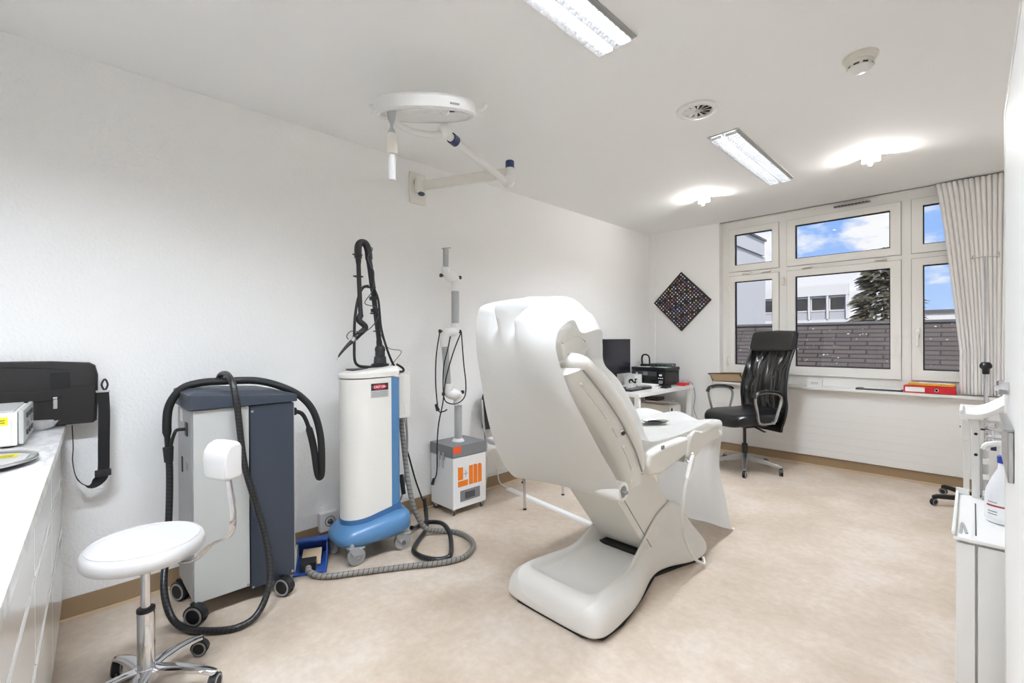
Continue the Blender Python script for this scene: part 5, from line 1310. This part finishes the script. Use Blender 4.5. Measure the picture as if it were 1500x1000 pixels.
B('band', (-14, 19.75, 3.25), (-1.0, 19.99, 3.75), 'render_white', t3, None)
B('ledge', (-14, 19.8, 1.7), (-.35, 19.99, 2.15), 'render_white', t3, None)
for i in range(14):
    x = -1.69-i*.73
    f = B('window', (x-.05, 19.9, 2.53), (x+.59, 19.985, 3.22), 'white', t3, None)
    MB().box((x, 19.88, 2.60), (x+.54, 19.899, 3.15)).build('pane', 'win_dark', f)
    MB().box((x-.04, 19.9, 2.16), (x+.58, 19.985, 2.50)).build('spandrel', 'render_grey', f)
    B('pier', (x+.60, 19.75, 2.16), (x+.67, 19.99, 3.24), 'render_white', t3, None)
# conifer
t = thing('conifer', 'brownish conifer tree in front of the white building', 'tree', (.75, 13.5, -3))
random.seed(5)
mb = MB()
for i in range(2600):
    h = random.random()**.8
    z = -.4+h*4.6
    rmax = .2+1.15*(1-h)**.75+.12*math.sin(h*40)
    a = random.random()*2*PI; r = rmax*(.35+.65*random.random()**.5)
    c = V((.95+r*math.cos(a), 13.5+r*math.sin(a), z-.25*r))
    d = V((math.cos(a), math.sin(a), -.45+random.random()*.3)); d.normalize()
    sd = V((-d.y, d.x, 0)).normalized()*(.045+.05*random.random()); ln = .16+.16*random.random()
    up = V((0, 0, .03))
    mb.loft([[c-sd*.5, c+sd*.5, c+up], [c+d*ln*.5-sd, c+d*ln*.5+sd, c+d*ln*.5+up*1.4], [c+d*ln-sd*.2, c+d*ln+sd*.2, c+d*ln+up*.3]])
mb.build('foliage', 'needles', t, smooth=False)
MB().cyl((.95, 13.5, -3), (.95, 13.5, 3.8), .16, .03, 10).build('trunk', 'bark', t)
t = thing('far_rooftop', 'far flat rooftop with dark chimney seen in the right pane', 'building', (2.5, 26, 0))
B('block', (.2, 24, -3), (6, 30, 2.45), 'render_white', t, None); B('roof_edge', (.15, 23.9, 2.45), (6, 30, 2.6), 'parapet', t, None)
B('chimney', (2.45, 24.3, 2.6), (2.85, 24.9, 3.05), 'parapet', t, .02)

# ------------------------------------------------------------------ sky
W = bpy.data.worlds.new('sky'); SC.world = W; W.use_nodes = True
nt = W.node_tree; bg = nt.nodes['Background']
tc = nt.nodes.new('ShaderNodeTexCoord'); sep = nt.nodes.new('ShaderNodeSeparateXYZ'); nt.links.new(tc.outputs['Generated'], sep.inputs[0])
r = nt.nodes.new('ShaderNodeValToRGB'); e = r.color_ramp.elements
e[0].position = .0; e[0].color = lin((184, 212, 250)); e[1].position = .3; e[1].color = lin((112, 168, 246))
nt.links.new(sep.outputs[2], r.inputs[0])
nz = nt.nodes.new('ShaderNodeTexNoise'); nz.inputs['Scale'].default_value = 5.0; nz.inputs['Detail'].default_value = 7; nz.inputs['Roughness'].default_value = .6
mp = nt.nodes.new('ShaderNodeMapping'); mp.inputs['Scale'].default_value = (1, 1, 2.0); mp.inputs['Location'].default_value = (2.03, 4, 1)
nt.links.new(tc.outputs['Generated'], mp.inputs[0]); nt.links.new(mp.outputs[0], nz.inputs['Vector'])
cr = nt.nodes.new('ShaderNodeValToRGB'); ce = cr.color_ramp.elements
ce[0].position = .475; ce[0].color = (0, 0, 0, 1); ce[1].position = .56; ce[1].color = (1, 1, 1, 1)
nt.links.new(nz.outputs['Fac'], cr.inputs[0])
mx = nt.nodes.new('ShaderNodeMix'); mx.data_type = 'RGBA'
nt.links.new(cr.outputs[0], mx.inputs[0]); nt.links.new(r.outputs[0], mx.inputs[6]); mx.inputs[7].default_value = lin((246, 247, 250))
nt.links.new(mx.outputs[2], bg.inputs['Color']); bg.inputs['Strength'].default_value = .46
su = bpy.data.lights.new('sun', 'SUN'); su.energy = 1.75; su.angle = .05; su.color = (1, .96, .9)
so = bpy.data.objects.new('sun', su); COL.objects.link(so); so.rotation_euler = (math.radians(48), 0, math.radians(30))
# ------------------------------------------------------------------ view
vs = SC.view_settings; vs.view_transform = 'Standard'; vs.look = 'None'; vs.gamma = 1; vs.use_curve_mapping = False
vs.exposure = 1.22
SC.cycles.max_bounces = 10; SC.cycles.diffuse_bounces = 6; SC.cycles.transparent_max_bounces = 12
SC.cycles.use_denoising = True
SC.cycles.sample_clamp_indirect = 6
SC.cycles.caustics_reflective = False; SC.cycles.caustics_refractive = False
